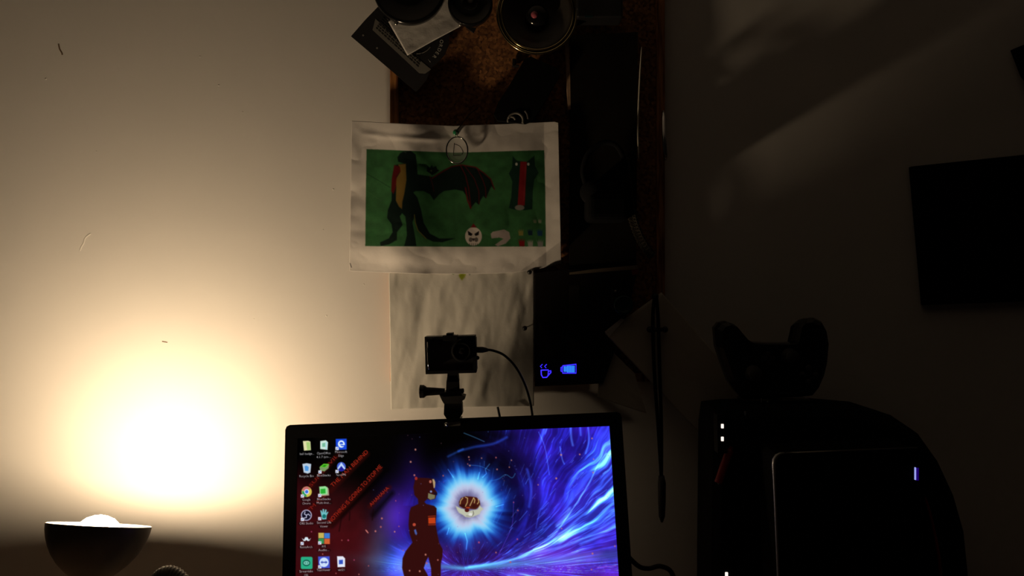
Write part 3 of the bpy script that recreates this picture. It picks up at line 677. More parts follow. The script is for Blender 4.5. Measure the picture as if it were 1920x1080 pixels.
# the bezel as a real frame around the recessed screen
bm = bmesh.new()
for (xa, ya, xb, yb) in ((0,0,MW,TOPB), (0,TOPB+SH,MW,MH), (0,TOPB,BZ,TOPB+SH), (BZ+SW,TOPB,MW,TOPB+SH)):
    o_ = [(xa,ya),(xb,ya),(xb,yb),(xa,yb)]
    if ya == 0: o_ = rrect(0,0,MW,TOPB+.008,.006)[:7] and [(.0,TOPB),(0,.006),(.0018,.0018),(.006,0),(MW-.006,0),(MW-.0018,.0018),(MW,.006),(MW,TOPB)]
    prism(bm, [ML(x, y, 0) for x, y in o_], -nrm*.0036)
ob('bezel', bm, M['bezel'], mon)
bm = bmesh.new(); o1 = [ML(x, y, -.034) for x, y in rrect(.003, .004, MW-.003, MH-.004, .006, 4)]; o2 = [ML(x, y, -.0595) for x, y in rrect(.006, .014, MW-.02, MH-.03, .02, 4)]
v1 = [bm.verts.new(p) for p in o1]; v2 = [bm.verts.new(p) for p in o2]; n = len(v1)
for i in range(n): bm.faces.new((v1[i], v1[(i+1) % n], v2[(i+1) % n], v2[i]))
bm.faces.new(v1); bm.faces.new(v2[::-1]); ob('back_cover', bm, M['bezel'], mon)
cbt = ML(MW/2, MH*.75, -.058)
bm = bmesh.new(); box(bm, (cbt.x, cbt.y+.022, (cbt.z+.03+ZD+.012)/2), (.06,.035,cbt.z+.03-ZD-.012), bev=.003); ob('stand_neck', bm, M['black'], mon)
bx('stand_base', (cbt.x, cbt.y-.02, ZD+.006), (.22,.17,.012), M['black'], mon, bev=.003)

# -- desktop picture
sc = Canvas(545, 785, 1190, 1140, 2, (3,3,5))
X, Y_ = sc.X, sc.Y
ex, ey = 873, 1066
dx = X-ex; dyy = np.where(Y_ < ey, ey-Y_, (Y_-ey)*2.2)+1.5
adx = np.abs(dx)+6
kk = np.log(dyy)-1.8*np.log(adx); lr = np.log(np.hypot(dx, dyy)+10)      # streaks fan out of one point and curve upwards
rp = np.hypot(X-877, Y_-948); tp = np.arctan2(Y_-948, X-877)
cl = fbm(X/46, Y_/40, 13, 4)
wob = .25*fbm(X/60, Y_/60, 91, 3)
s1 = fbm((kk+wob)*9, lr*2.6, 31, 4); s2 = fbm((kk+wob)*26, lr*5, 77, 3)
t1 = fbm(rp/13+tp*1.2, tp*1.6+9, 66, 4); t2 = fbm(rp/5+tp*2, tp*3+9, 67, 3)
wp = 1-sstep(105, 165, rp); wp = np.clip(wp+(1-sstep(870,910,X)), 0, 1)*sstep(1040, 1000, Y_)
s1 = s1*(1-wp)+t1*wp*.92; s2 = s2*(1-wp)+t2*wp*.85
right = sstep(840, 960, X+(Y_-950)*.15)
reg = np.clip(sstep(728, 815, X+(Y_-950)*.42)*sstep(815, 900, Y_+(X-880)*.35) + right, 0, 1)
lum = np.clip((s1-.42)*2.6, 0, 1)**1.5*.9+np.clip((s2-.54)*2.6, 0, 1)*.55
hot = np.exp(-((kk+5.25)/.55)**2)*(X > ex)*sstep(20, 120, X-ex)
hot2 = np.exp(-(((Y_-ey)+(np.abs(X-ex))*.09)/(4+np.abs(X-ex)*.035))**2)*np.exp(-np.abs(X-ex)/np.where(X > ex, 200, 75))
purp = np.array([86,32,166])/255; deep = np.array([24,14,112])/255; blu = np.array([30,60,214])/255; cya = np.array([70,186,244])/255
pm = np.clip(sstep(960, 1050, Y_+cl*70-60)*.9+ .30*cl, 0, 1)[..., None]
base = deep*(1-pm)+purp*.75*pm
base = base*(.62+.75*cl[..., None])
col = base+blu*(lum*(.55+.5*cl))[..., None]*.9+cya*(np.clip(lum-.55, 0, 1)*1.0)[..., None]+cya*(hot*(.12+1.3*lum)*.8)[..., None]
col = col*(.55+.75*sstep(60,180,np.hypot(X-877,Y_-948))[..., None]*1)
dark = 1-.75*np.exp(-(((X-930)/70)**2+((Y_-868)/50)**2))-.55*np.exp(-(((X-905)/100)**2+((Y_-815)/18)**2))
col = col*np.clip(dark, 0, 1)[..., None]
leftred = np.array([58,10,14])/255*(.75+.5*cl[..., None])
rm = (1-sstep(670, 735, X-(Y_-1000)*.12))*sstep(885, 985, Y_+(700-X)*.25)
grey = np.array([70,60,84])/255
gm = np.exp(-((X-705-(1040-Y_)*.22)/26)**2)*sstep(905, 1010, Y_)
bgc = leftred*rm[..., None]
out_ = bgc*(1-reg[..., None])+np.clip(col, 0, 1)*reg[..., None]
out_ = out_*(1-.55*gm[..., None])+grey*(.55*gm*(.7+.5*cl))[..., None]
sc.a = np.clip(out_, 0, 1)
sc.glow(873,1018,46,26,(70,20,90),.65,add=False)
# left purple haze and pool of cyan behind the figure
sc.glow(772,905,24,60,(50,20,140),.35); sc.glow(742,965,30,50,(70,30,170),.75); sc.glow(760,1060,44,34,(40,130,230),.8); 
sc.put((slice(None),slice(None)), np.clip(hot2,0,1)*.85, (96,190,244))
for l, w, c_, a in (
    ([(873,1064),(930,1056),(985,1040),(1040,1010),(1070,985),(1100,960),(1152,925)], 5, (70,180,240), .55),
    ([(880,1062),(950,1052),(1010,1036),(1080,1016),(1152,975)], 7, (60,160,236), .6),
    ([(1000,1030),(1040,1000),(1060,974),(1080,945),(1105,905),(1122,870),(1137,850)], 3, (90,200,250), .75),
    ([(1045,985),(1060,968),(1068,955)], 9, (120,220,250), .5),
    ([(1050,1012),(1090,990),(1120,972),(1152,940)], 8, (50,150,225), .55), ([(1090,1020),(1130,1000),(1153,985)], 9, (50,150,225), .5),
    ([(1070,802),(1071,820),(1074,835)], 5, (90,190,250), .6), ([(1103,802),(1104,828),(1098,850)], 4, (80,190,250), .6), ([(1088,800),(1089,816)], 4, (80,190,250), .5),
    ([(1050,838),(1054,860),(1058,870)], 3, (90,190,250), .55), ([(988,880),(996,915),(992,950)], 6, (50,110,235), .55), ([(1010,810),(1022,840),(1030,890)], 2.2, (80,170,245), .5),
    ([(860,846),(890,838),(925,832),(950,820)], 6, (40,100,235), .6), ([(870,812),(890,820),(908,828)], 2.2, (90,180,245), .6), ([(840,856),(868,842)], 5, (50,120,240), .5),
    ([(878,872),(900,874),(918,882)], 1.6, (70,170,200), .7), ([(918,902),(935,898),(948,890),(960,896),(966,888)], 2, (60,180,200), .6), ([(1025,940),(1012,960),(1005,990)], 3, (60,120,230), .45),
    ([(963,940),(960,985),(945,1020),(935,1040)], 1.4, (120,70,200), .6), ([(1120,1064),(1155,1061)], 1.5, (190,110,170), .6), ([(985,1058),(1040,1068)], 3, (70,150,220), .4)):
    pl = [tuple(v)[:2] for v in spline([(a_0, b_0, 0) for a_0, b_0 in l], 6)]
    sc.line(pl, w*.35, c_, a, w*.5, add=True)
random.seed(12)
for i in range(90):
    r0 = random.uniform(70, 330); a0 = random.uniform(.12, 1.45); x_, y_ = ex+r0*math.cos(a0), ey-r0*math.sin(a0)
    if not 900 < x_ < 1150 or y_ < 800: continue
    da = a0*1.02+.12; l_ = random.uniform(6, 26)
    sc.line([(x_, y_), (x_+l_*math.cos(da), y_-l_*math.sin(da))], .5, (90,170,250), random.uniform(.2,.65), .7, add=True)
# portal
rr_ = np.hypot(X-877, (Y_-948)*1.0); th = np.arctan2(Y_-948, X-877)
rag = rr_*(1+.42*(fbm(np.cos(th)*3+9, np.sin(th)*3+rr_*.012, 55, 4)-.5)+.22*(fbm(np.cos(th)*11+9, np.sin(th)*11+rr_*.02, 58, 2)-.5)*sstep(40,70,rr_))
def ringput(a, b, c_, al=1.0): sc.put((slice(None),slice(None)), (1-sstep(a, b, rag))*al, c_)
ringput(40, 104, (24,80,225), .75); ringput(40, 78, (50,150,245), .9); ringput(38, 66, (110,215,252), .95); ringput(30, 54, (198,210,238), 1); ringput(16, 42, (150,148,190), .9); ringput(14, 32, (96,88,132), .8)
for l in ([(905,895),(912,888),(910,880),(918,870)], [(850,895),(840,880)], [(872,1000),(876,1015),(874,1030)], [(842,990),(838,1002)], [(930,950),(944,946)], [(896,898),(899,886)]): sc.line(l, .8, (90,190,250), .6, 1.0, add=True)
# masked animal face in the portal
kf = lambda a, b: (740+a/5.4, 880+b/5.4)
def kp(l): return [kf(*p) for p in l]
sc.poly(kp([(650,330),(672,290),(720,272),(780,276),(830,285),(862,320),(868,372),(820,405),(760,400),(700,398),(655,372)]), (70,24,16), soft=.9)
sc.poly(kp([(618,372),(640,380),(675,398),(700,402),(720,420),(750,425),(775,415),(800,412),(840,405),(862,360),(872,378),(900,402),(872,425),(862,452),(820,470),(790,482),(760,488),(715,482),(690,462),(650,440),(632,410)]), (188,190,170), soft=.9)
for l in ([(662,350),(668,318),(690,290)], [(716,375),(736,335),(738,292),(716,282)], [(762,368),(780,330),(798,292)], [(806,340),(812,310),(800,288)], [(838,350),(852,330),(846,304)]): sc.line(kp(l), 1.5, (206,180,116), .95, .7)
sc.disc(*kf(692,368), 4, 3.0, (48,16,14)); sc.disc(*kf(806,372), 4.6, 3.2, (56,18,14)); sc.line(kp([(728,388),(756,388)]), 2.2, (196,74,34), .9, .8)
sc.disc(*kf(732,414), 4.2, 3.6, (74,18,18)); sc.disc(*kf(768,458), 3.6, 3.2, (222,222,216)); sc.line(kp([(795,425),(800,450),(788,468)]), .9, (60,50,50), .9); sc.line(kp([(725,470),(760,474),(785,478)]), .8, (110,104,90), .9)
for l in ([(668,500),(690,480)], [(840,500),(825,478)], [(690,515),(760,520),(830,512)]): sc.line(kp(l), 1.2, (170,176,170), .4, 1)
# dark standing figure, seen from behind
k5 = lambda a, b: (740+a/5.4, 880+b/5.4)
FB = (50,13,12)
sc.poly([k5(*p) for p in [(205,110),(235,85),(330,88),(380,95),(400,120),(398,190),(430,235),(410,300),(360,310),(330,300),(300,330),(320,350),(400,370),(425,395),(422,470),(415,560),(430,640),(450,740),(486,810),(484,880),(468,950),(466,1100),(372,1100),(368,1000),(340,890),(318,930),(295,1000),(330,1060),(345,1100),(100,1100),(75,1000),(80,900),(110,830),(180,740),(150,650),(140,560),(148,440),(165,385),(240,350),(235,300),(200,260),(190,180)]], FB, soft=.8)
sc.poly([k5(*p) for p in [(196,615),(214,605),(228,650),(218,668),(205,650)]], (70,90,160)); sc.poly([k5(*p) for p in [(380,100),(398,98),(412,130),(408,185),(395,190),(388,140)]], (176,150,110))
sc.poly([k5(*p) for p in [(340,240),(370,250),(410,262),(405,296),(360,308),(336,290)]], (120,116,84)); sc.poly([k5(*p) for p in [(395,232),(432,240),(430,262),(405,256)]], (20,12,40)); sc.disc(*k5(362,125),2.4,2.8,(176,100,84)); sc.disc(*k5(368,225),2,2,(130,140,190))
sc.poly([k5(*p) for p in [(340,490),(412,486),(414,548),(342,550)]], (190,62,22)); sc.line([k5(340,477),k5(412,472)], 1.3, (170,52,20)); sc.line([k5(342,562),k5(414,560)], 1.4, (170,52,20))
sc.disc(*k5(198,560),3,3,(180,70,50)); sc.disc(*k5(217,92),2.6,3.2,(150,40,34))
# red slanted writing
for l in ([(640,965),(700,905),(726,880)], [(622,985),(655,950),(690,915)], [(700,965),(735,925)]): sc.line(l, 9, (0,0,0), .65, 4)
RD = (176,42,22)
sc.line([(580,916),(636,850)], 8, (60,8,6), .55, 3); sc.line([(620,920),(688,851)], 9, (60,8,6), .6, 3); sc.line([(618,985),(712,880)], 9, (60,8,6), .6, 3); sc.line([(693,950),(730,914)], 8, (60,8,6), .6, 3); sc.line([(578,960),(612,925)], 8, (60,8,6), .5, 3)
sc.text('SUITS EVIL', 583, 914, 6.5, (140,32,22), 49, .85, 78); sc.text("I'M ITS", 580, 961, 7, (140,32,22), 45, .85, 44)
sc.text('THE MAN BEHIND', 624, 914, 7.5, RD, 44.5, .95, 94); sc.text('NOTHING IS GOING TO STOP ME', 620, 982, 8, RD, 47.5, .95, 144); sc.text('AHAHAHA', 696, 950, 6.5, RD, 45, .95, 48)
for l in ([(640,972),(636,996)], [(700,955),(698,975)], [(656,960),(655,975)]): sc.line(l, 1.5, (20,3,4), .9, 1.5)
# sparks
random.seed(5)
SPK = [(779,843),(770,866),(777,891),(831,892),(704,996),(688,996),(653,1013),(742,939),(716,972),(714,988),(748,987),(740,997),(584,997),(605,1039),(664,1050),(691,1061),(673,1077),(630,1075),(641,1013),(879,857),(880,862),(877,870),(881,873),(903,859),(930,858),(959,863),(955,876),(932,880),(1043,897),(1009,909),(1087,852),(1110,822),(963,942),(971,957),(1113,861),(1053,991),(930,1036),(898,1017),(970,1011),(1111,1038),(1109,1068),(957,1054),(800,1056),(756,1032),(768,1070),(787,1071),(798,1040),(821,1050),(1052,853),(1112,886),(1153,1024)]
for i, (x_, y_) in enumerate(SPK):
    s_ = random.choice((1.0, 1.3, 1.6)); sc.disc(x_, y_, s_, s_*1.1, random.choice(((206,120,110),(190,96,96),(214,140,120),(196,80,120))), .85, .8)
sc.line([(686,994),(690,999)], 2, (206,120,110), .9)
for i in range(70):
    x_, y_ = random.uniform(700, 1150), random.uniform(810, 1078); sc.disc(x_, y_, .7, .7, random.choice(((150,90,160),(120,140,230),(160,100,120))), .5, .7)
# desktop icons
def lab(x, y, *ls):
    for i, s_ in enumerate(ls):
        w_ = min(27, 2.55*len(s_)); sc.line([(x-w_/2, y+i*7.0-1.5), (x+w_/2, y+i*7.0-1.8)], 5, (0,0,0), .45, 1.5); sc.text(s_, x-w_/2, y+i*7.0, 4.2, (222,218,222), 1.5, .95, w_)
def arrow(x, y): sc.poly([(x-3,y-3),(x+3,y-3),(x+3,y+3),(x-3,y+3)], (232,232,240)); sc.line([(x-1.4,y+1.4),(x+1.4,y-1.4)], .9, (40,90,180))
sc.poly([(568,827),(578,826.5),(582,828),(583,844),(570,845)], (226,222,170)); sc.poly([(574,829),(581,829),(582,843),(576,844)], (170,205,120)); lab(575.5, 853, 'ball badge...')
sc.poly([(600.5,827),(611,825.5),(615,829),(614,843.5),(600.5,842)], (206,232,222)); sc.poly([(604,831),(610,830),(610,838),(604,838)], (120,190,160)); sc.line([(612,829),(611.5,842)], 1.5, (150,210,235)); lab(607, 852, 'OpenOffice', '4.1.7 (en-...')
sc.poly([(629.5,823),(650,822.5),(650,843),(630,843.5)], (22,70,214)); sc.disc(640, 832.5, 6.4, 6.8, (222,238,252)); sc.disc(640, 832, 3.4, 3.2, (22,70,214)); sc.line([(635,833.2),(646,833.2)], 1.6, (222,238,252)); sc.line([(641,835.8),(647,835.2)], 1.7, (22,70,214)); arrow(632, 841); lab(639.5, 849.5, 'Microsoft', 'Edge')
sc.poly([(567,870),(575,868.5),(583.5,870),(582,886),(577,888),(569.5,886)], (186,204,222)); sc.poly([(571,874),(575,873),(579,876),(578,883),(572,883)], (80,150,220)); lab(574.5, 895, 'Recycle Bin')
sc.poly([(599,876),(607,870),(617,870.5),(616,878),(608,884),(600,882)], (120,150,96)); sc.poly([(600,875),(607,869.5),(617,870),(610,877)], (96,206,40)); sc.poly([(603,874.5),(608,871.5),(613,872),(609,875.5)], (30,130,20)); arrow(600, 885); lab(607, 893.5, 'BlueStacks')
sc.disc(640, 875, 8.2, 8.6, (70,96,206)); sc.poly([(632,879),(640,867),(648,879),(645,880),(640,873.5),(635,880)], (190,214,250)); sc.poly([(634,881),(640,874),(646,881),(640,884)], (30,30,150)); arrow(632, 884); lab(639.5, 892.5, 'NordVPN')
sc.disc(575, 922, 9.6, 9.8, (206,190,80)); sc.poly([(566,919),(570,913.5),(576,912),(583,917),(576,918),(571,921)], (200,110,110)); sc.poly([(566,921),(571,921),(574,927),(575,932),(568,929)], (40,150,90)); sc.disc(575, 922, 4.6, 4.7, (236,240,250)); sc.disc(575, 922, 3.2, 3.3, (60,110,220)); arrow(567, 930); lab(574.5, 939, 'Google', 'Chrome')
sc.poly([(601,914),(613,913),(616,916),(617,929),(603,930),(599,925)], (170,150,130)); sc.poly([(598.5,912.5),(610,911.5),(614,914),(614,927),(600,928)], (150,222,150)); sc.poly([(601,917),(610,916),(610.5,925),(601,926)], (40,170,50)); arrow(599.5, 929); lab(607, 938, 'BlueStacks', 'Multi-Inst...')
sc.disc(574.5, 966, 10.2, 10.4, (176,176,206)); sc.disc(574.5, 966, 8.4, 8.6, (16,14,34))
for a in (90, 210, 330): sc.line([(574.5, 966), (574.5+4.4*math.cos(math.radians(a)), 966+4.4*math.sin(math.radians(a))), (574.5+6.8*math.cos(math.radians(a+38)), 966+6.8*math.sin(math.radians(a+38)))], 1.7, (186,186,212))
arrow(567, 974); lab(574.5, 983.5, 'OBS Studio')
sc.poly([(602,964),(600.5,957),(603,957),(604.5,961),(605,954.5),(607.5,954.5),(608,961),(610,955),(612.5,956),(611.5,962),(615,959),(615.5,961),(612.5,966),(612,973.5),(604,974)], (110,190,196)); sc.disc(607.8, 968, 3.6, 3.8, (20,110,106)); arrow(599.5, 972.5); lab(607.5, 982, 'Second Life', 'Viewer')
sc.poly([(566,1009),(570,1012),(572,1007.5),(574.5,1007),(577,1007.5),(579,1012),(583,1009),(580,1014),(577,1014.5),(574.5,1012.5),(572,1014.5),(569,1014)], (214,232,240)); arrow(566.5, 1019); lab(574, 1028, 'RetroArch')
for x_, y_, c_ in ((597,999,(196,176,86)), (608,999.5,(60,120,206)), (597,1009.5,(50,140,80)), (608,1010,(206,96,50))): sc.poly([(x_,y_),(x_+10.5,y_),(x_+10.5,y_+10),(x_,y_+10)], c_)
arrow(599.5, 1018); lab(607, 1026.5, 'AVS', 'Audio...')
sc.poly(rrect(564,1044,586,1067,3), (40,170,130)); sc.disc(574.5, 1055.5, 7.2, 6, (20,90,76)); sc.disc(574.5, 1055.5, 5.4, 3.6, (120,200,180)); sc.disc(572.6,1055.5,.9,1.1,(20,90,76)); sc.disc(576.6,1055.5,.9,1.1,(20,90,76)); lab(574, 1073.5, 'Streamlabs', 'OBS')
sc.poly([(596.5,1043.5),(618,1043),(618.5,1065),(597.5,1065.5)], (66,84,206)); sc.disc(607.5, 1054.3, 8.6, 8.8, (206,226,250)); sc.poly([(601,1054.3),(604.5,1051.5),(604.5,1053.3),(610.5,1053.3),(610.5,1051.5),(614,1054.3),(610.5,1057),(610.5,1055.3),(604.5,1055.3),(604.5,1057)], (44,66,170)); arrow(599.5, 1063); lab(606.5, 1071, 'TeamViewer')
sc.poly([(632,1043),(643,1043),(647,1047),(647,1063),(633,1063.5)], (226,230,244)); sc.poly([(635.5,1050),(643,1049.5),(643,1057.5),(635.5,1058)], (50,80,190)); lab(640, 1070.5, 'vid21')
# gentle display blur
A = sc.a; A = (A+np.roll(A,1,0)+np.roll(A,-1,0)+np.roll(A,1,1)+np.roll(A,-1,1))/5; sc.a = A
nx, ny = 900, 506
u = np.linspace(0, 1, nx); v = np.linspace(0, 1, ny); U, V = np.meshgrid(u, v)
o0 = np.array(ML(BZ, TOPB, -.0030)); axn, upn = np.array(ax), np.array(up_)
P = o0+axn*(U*SW)[..., None]-upn*(V*SH)[..., None]
PXs = 960+P[...,0]/P[...,1]*F; PYs = 540-(P[...,2]-CZ)/P[...,1]*F
scr = grid_mesh('screen', P, M['screen'], mon, sc.sample(PXs, PYs))
scr['label'] = 'lit screen with a swirling blue and purple wallpaper'

# ------------------------------------------------------------------ action camera on the monitor
YA = 1.042
ac = empty('action_camera', 'small black action camera in a frame housing on top of the monitor', 'camera')
def rot_px(pl, cx0, cy0, a):
    a = math.radians(a); return [(cx0+(x-cx0)*math.cos(a)-(y-cy0)*math.sin(a), cy0+(x-cx0)*math.sin(a)+(y-cy0)*math.cos(a)) for x, y in pl]
CXA, CYA = 845.5, 665.5
def rp_(pl): return rot_px(pl, CXA, CYA, -1.6)
plate('camera_body', rp_(rrect(801,634,889,698,4)), YA, .020, M['graphite'], ac)
bm = bmesh.new()
for pl in ([(797,630.5),(892,630.5),(892,635.5),(797,635.5)], [(797,695),(892,695),(892,700.5),(797,700.5)], [(797,635),(801,635),(801,696),(797,696)], [(887,635),(893,635),(893,696),(887,696)]):
    prism(bm, [W(x, y, YA-.003) for x, y in rp_(pl)], (0,.028,0))
fr_ = ob('frame_housing', bm, M['black'], ac)
plate('latch', rp_([(838,625),(850,624.5),(851,634),(837,634)]), YA-.004, .02, M['black'], ac)
plate('latch_bar', rp_([(831,629),(858,629),(858,639),(831,639)]), YA-.0045, .02, M['black'], ac)
lc = W(866.5, 658, YA)
bm = bmesh.new(); lathe(bm, [(.0138,-.001),(.0138,.005),(.012,.007),(.0098,.007),(.009,.0045),(0,.0035)], lc, (0,-1,0), 40); ob('lens_barrel', bm, M['panel'], ac, True)
bm = bmesh.new(); bmesh.ops.create_uvsphere(bm, u_segments=20, v_segments=12, radius=.0065, matrix=Matrix.Translation((lc.x, lc.y-.001, lc.z))); ob('lens_glass', bm, M['blackgloss'], ac, True)
bm = bmesh.new(); tube(bm, [W(x, y, YA-.0035) for x, y in rp_([(802,640),(802.3,660),(802.8,680),(803,692)])], .0009, 10); e = ob('silver_edge', bm, M['glintrim'], ac, True); e['label'] = 'thin silver edge line'
bm = bmesh.new(); prism(bm, [W(x, y, YA-.0006) for x, y in rp_([(858,636.6),(884,636.6),(884,637.8),(858,637.8)])], (0,.001,0)); ob('silver_edge', bm, M['grey'], ac)
bm = bmesh.new(); tube(bm, [W(811,656,YA-.0004), W(813,660,YA-.0004)], .0008, 6); ob('logo_mark', bm, M['silver'], ac)
plate('mount_foot', rp_([(838,700),(858,700),(859,716),(837,716)]), YA+.004, .014, M['black'], ac)

mt = empty('camera_mount', 'black clamp mount with a thumb screw holding the action camera on the monitor', 'mount')
bm = bmesh.new()
for k in range(3): prism(bm, [W(x, y, YA+.004+k*.0055) for x, y in [(839,704),(857,704),(861,716),(862,738),(836,738),(837,716)]], (0,.0035,0))
ob('mount_prongs', bm, M['black'], mt)
plate('mount_body', [(833,735),(863,735),(867,742),(865,757),(832,757),(831,745)], YA, .022, M['black'], mt)
plate('mount_collar', [(824,741),(832,744),(866,742),(872,744),(871,749),(866,752),(864,757),(832,757),(828,750)], YA-.002, .026, M['charcoal'], mt)
plate('mount_column', [(833,757),(866,757),(867,776),(861,785),(862,800),(837,800),(837,785),(832,777)], YA+.0005, .020, M['black'], mt)
sa, sb = W(788,734,YA+.010), W(834,734,YA+.010)
bm = bmesh.new(); tube(bm, [W(786,734,YA+.010), W(787.5,734,YA+.010), W(795,734,YA+.010), W(800,734,YA+.010), W(834,734,YA+.010)], [.0055,.0088,.0086,.0058,.0042], 18); s_ = ob('thumb_screw', bm, M['black'], mt)
bm = bmesh.new(); tube(bm, [W(862,733,YA+.010), W(869,732.5,YA+.010), W(870,732.5,YA+.010)], [.003,.0032,.002], 12); ob('screw_nut', bm, M['black'], mt)
cl_ = ML((848-535)/F*YM, 0)
bm = bmesh.new(); prism(bm, [W(x, y, YA-.008) for x, y in [(833,793),(863,791),(863,799),(833,801)]], (0,.046,0)); ob('clip', bm, M['grey'], mt)
bm = bmesh.new(); tube(bm, [W(837,792,YA-.0095), W(838,796,YA-.0098), W(837,800,YA-.0095)], .0016, 10); ob('clip_spring', bm, M['glintrim'], mt, True)

cab = empty('usb_cable', 'thin black cable curving from the action camera down behind the monitor', 'cable')
bm = bmesh.new(); tube(bm, [W(892,656,YA+.008), W(905,656,YA+.008), W(911,656,YA+.008), W(916,656.5,YA+.008)], [.0040,.0040,.003,.0018], 12); ob('plug', bm, M['charcoal'], cab, True)
bm = bmesh.new(); tube(bm, spline([W(912,656,YA+.008), W(925,657.5,YA+.012), W(945,666,YA+.025), W(965,686,YA+.04), W(980,712,YA+.05), W(991,742,YA+.055), W(998,778,YA+.058), W(1002,830,YA+.060)], 10), .0017, 8); ob('cable_run', bm, M['black'], cab, True)
bm = bmesh.new(); tube(bm, spline([W(933,763,1.168), W(935,772,1.166), W(938,790,1.16), W(940,840,1.15)], 6), .0018, 8)
tag(ob('short_cable', bm, M['black'], None, True), 'short black cable end rising behind the monitor below the blank sheet', 'cable')
bm = bmesh.new(); bmesh.ops.create_uvsphere(bm, u_segments=12, v_segments=8, radius=.0028, matrix=Matrix.Translation(W(895,671,YA+.006))); ob('side_button', bm, M['black'], ac, True)
bm = bmesh.new(); tube(bm, spline([W(1165,1030,1.10), W(1195,1060,1.11), W(1215,1066,1.12), W(1240,1062,1.12), W(1262,1080,1.12), W(1268,1150,1.10), (W(1268,1150,1.1).x, 1.08, ZD+.004)], 10), .0034, 8)
tag(ob('power_cable', bm, M['black'], None, True), 'black cable looping out from behind the lower right of the monitor', 'cable')

# ------------------------------------------------------------------ black bag, controller, case
bag = empty('backpack', 'large black round-topped bag with red piping standing right of the monitor', 'bag')
out_px = [(1338,1430),(1334,1250),(1334,1080),(1336,900),(1337,805),(1342,768),(1380,764),(1480,761),(1560,762),(1640,769),(1690,785),(1730,812),(1768,865),(1798,930),(1818,1000),(1826,1080),(1828,1250),(1820,1300),(1800,1310)]
YB = 1.055
def bag_pts(sc_, Y): return [W(1580+(x-1580)*sc_, min(1300, 1050+(y-1050)*sc_), Y) for x, y in out_px]
bm = bmesh.new(); layers = [(.93, 0), (.985, .010), (1.0, .03), (1.0, .08), (.97, .105)]; prev = None
for s_, d_ in layers:
    ring_ = [bm.verts.new(Vector((p.x, YB+d_, max(ZD+.001, p.z)))) for p in bag_pts(s_, YB)]
    if prev:
        n = len(ring_)
        for i in range(n): bm.faces.new((prev[i], prev[(i+1) % n], ring_[(i+1) % n], ring_[i]))
    else: bm.faces.new(ring_)
    prev = ring_
bm.faces.new(prev[::-1]); ob('bag_body', bm, M['blackmatt'], bag)
bm = bmesh.new(); tube(bm, spline([W(x, y, YB-.001) for x, y in [(1700,905),(1725,925),(1738,945),(1752,1000),(1762,1060),(1766,1130),(1766,1200)]], 8), .0022, 8); ob('piping', bm, M['red'], bag, True)
bm = bmesh.new(); tube(bm, spline([W(x, y, YB-.004) for x, y in [(1372,838),(1366,850),(1358,872),(1351,893),(1347,905)]], 8), [.003]*5+[.0055]*28, 8); ob('red_pull', bm, M['red'], bag, True)
bm = bmesh.new(); tube(bm, spline([W(x, y, YB-.007) for x, y in [(1345,899),(1346,904),(1348,908)]], 4), .0010, 6); ob('zip_end', bm, M['silver'], bag, True)
bm = bmesh.new(); prism(bm, [W(x, y, YB-.012) for x, y in [(1345,778),(1362,778),(1364,850),(1346,850)]], (0,.02,0)); ob('buckle', bm, M['blackgloss'], bag)
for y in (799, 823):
    bm = bmesh.new(); box(bm, W(1354.5, y, YB-.013), (.0034,.002,.0056), bev=.0006); o = ob('glint_block', bm, M['glint_white'], bag); o['label'] = 'small glowing block standing in for a reflection'  # emissive blocks put in for specular glints; nothing here gives off light
bm = bmesh.new(); tube(bm, [W(1356,788,YB-.0125), W(1357,812,YB-.0125), W(1357,835,YB-.0125)], .0006, 5); ob('buckle_edge', bm, M['gold'], bag)
bm = bmesh.new(); box(bm, W(1362, 1077, YB+.0), (.0036,.004,.0062), bev=.0006); o = ob('glint_block', bm, M['glint_white'], bag)  # another emissive block in place of a reflection

gp = empty('game_controller', 'black game controller standing upright on top of the round-topped bag', 'controller')
gpx = [(1342,615),(1350,605),(1362,602),(1374,606),(1384,618),(1396,632),(1410,641),(1440,643),(1480,643),(1500,641),(1504,625),(1508,606),(1516,598),(1530,596),(1544,603),(1553,620),(1557,645),(1554,680),(1548,705),(1538,728),(1526,743),(1500,746),(1440,748),(1395,748),(1382,735),(1368,715),(1355,680),(1345,650)]
YG = 1.085
def gpts(s_, Y): return [W(1449+(x-1449)*s_, 678+(y-678)*s_, Y) for x, y in gpx]
bm = bmesh.new(); prev = None
for s_, d_ in ((.90, -.004), (.97, 0), (1., .008), (1., .020), (.96, .032), (.88, .038)):
    ring_ = [bm.verts.new(Vector((p.x, YG+d_, p.z))) for p in gpts(s_, YG)]
    if prev:
        n = len(ring_)
        for i in range(n): bm.faces.new((prev[i], prev[(i+1) % n], ring_[(i+1) % n], ring_[i]))
    else: bm.faces.new(ring_)
    prev = ring_
bm.faces.new(prev[::-1]); ob('controller_body', bm, M['blackgloss'], gp)
for x, y in ((1412,700), (1480,668)):
    c = W(x, y, YG-.004); bm = bmesh.new(); lathe(bm, [(.011,0),(.010,.003),(.005,.004),(.005,.010),(.009,.012),(.0085,.0145),(0,.0135)], c, (0,-1,0), 24); ob('thumb_stick', bm, M['charcoal'], gp, True)
for x, y in ((1516,690),(1528,703),(1504,703),(1516,716)):
    c = W(x, y, YG-.004); bm = bmesh.new(); lathe(bm, [(.0042,-.001),(.0042,.002),(.003,.003),(0,.0032)], c, (0,-1,0), 14); ob('face_button', bm, M['charcoal'], gp, True)
bm = bmesh.new(); c = W(1440,672,YG-.005); box(bm, c, (.018,.004,.006), bev=.001); box(bm, c, (.006,.004,.018), bev=.001); ob('direction_pad', bm, M['charcoal'], gp)
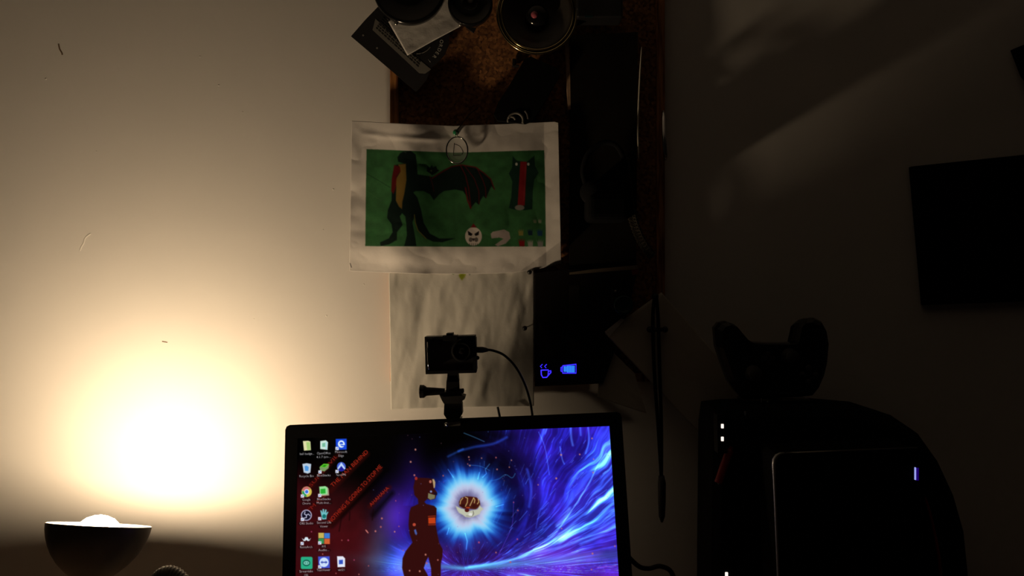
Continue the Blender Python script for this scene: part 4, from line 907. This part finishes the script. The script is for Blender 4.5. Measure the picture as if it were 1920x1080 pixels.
bm = bmesh.new(); tube(bm, spline([W(x, y, YG+.002) for x, y in [(1350,653),(1356,668),(1362,684),(1372,710)]], 6), [.0006]*3+[.0011]*8+[.0006]*8, 6); e = ob('grip_edge', bm, M['silver'], gp, True)
stn = empty('controller_stand', 'small glossy black stand between the game controller and the bag', 'stand')
bx('stand_tray', (W(1450,751,1.10).x, 1.10, 1.0975), (.090,.04,.004), M['blackgloss'], stn, bev=.002)
for x, y, w, h in ((1427,752,.0016,.0095), (1439,762,.0016,.003)):
    bx('bright_edge', (W(x, y, 1.079).x, 1.0785, 1.0985 if h > .005 else 1.0965), (w,.002,h*.6), M['silver'], stn, bev=.0003)
bx('bright_sliver', W(1397,775,YB-.002), (.0022,.003,.005), M['silver'], bag, bev=.0004)  # silver sliver added to imitate a bright edge glinting

cs = empty('computer_case', 'upright black case with a silver-edged front and a small blue light', 'computer')
YCs = .975
def cpx(l): return rot_px(l, 1450, 850, -2.3)
case_o = [(1450,1300),(1450,870),(1452,858),(1458,852),(1468,850)]
plate('case_body', cpx([(1453,1245),(1453,872),(1456,860),(1462,854),(1472,853),(1718,853),(1726,856),(1730,864),(1734,1245)]), YCs, .07, M['panel'], cs)
bm = bmesh.new(); tube(bm, [W(x, y, YCs) for x, y in [tuple(v)[:2] for v in [Vector((a, b, 0)) for a, b in cpx([(1450,1245),(1450,1080),(1450,900),(1450,872),(1451.5,862),(1456,855),(1463,851),(1474,850)])]]], [.0014,.0016,.0019,.0026,.0028,.0026,.0018,.0010], 8); e = ob('silver_trim', bm, M['silver'], cs, True); e['label'] = 'rounded silver edge trim'
bm = bmesh.new(); tube(bm, [W(x, y, YCs) for x, y in cpx([(1474,850),(1600,850),(1720,850)])], .0008, 6); ob('top_trim', bm, M['grey'], cs, True)
bx('status_light', W(1716,888,YCs-.001), (.0013,.002,.0150), M['led_ice'], cs); bx('light_lens', W(1720,889,YCs-.0005), (.003,.001,.0152), M['led_deep'], cs)
bx('case_foot', (W(1520,0,YCs).x, YCs+.035, ZD+.008), (.05,.06,.016), M['black'], cs); bx('case_foot', (W(1680,0,YCs).x, YCs+.035, ZD+.008), (.05,.06,.016), M['black'], cs)

# ------------------------------------------------------------------ origins: every thing and part gets its own pivot
def bounds(o):
    c = np.empty(len(o.data.vertices)*3, np.float32); o.data.vertices.foreach_get('co', c); c = c.reshape(-1, 3); return c.min(0), c.max(0)
def shift(o, d):
    o.data.transform(Matrix.Translation(-d)); o.location = o.location+d
for o in [o for o in bpy.data.objects if o.parent is None and o.type in ('MESH', 'EMPTY')]:
    kids = list(o.children)
    if o.type == 'EMPTY':
        bs = [bounds(k) for k in kids]; lo_ = np.min([b[0] for b in bs], 0); hi_ = np.max([b[1] for b in bs], 0)
    else: lo_, hi_ = bounds(o)
    base = Vector(((lo_[0]+hi_[0])/2, (lo_[1]+hi_[1])/2, lo_[2]))
    if o.type == 'EMPTY': o.location = base
    else: shift(o, base)
    for k in kids:
        a_, b_ = bounds(k); cen = Vector(((a_[0]+b_[0])/2, (a_[1]+b_[1])/2, (a_[2]+b_[2])/2))
        shift(k, cen); k.location = cen-base
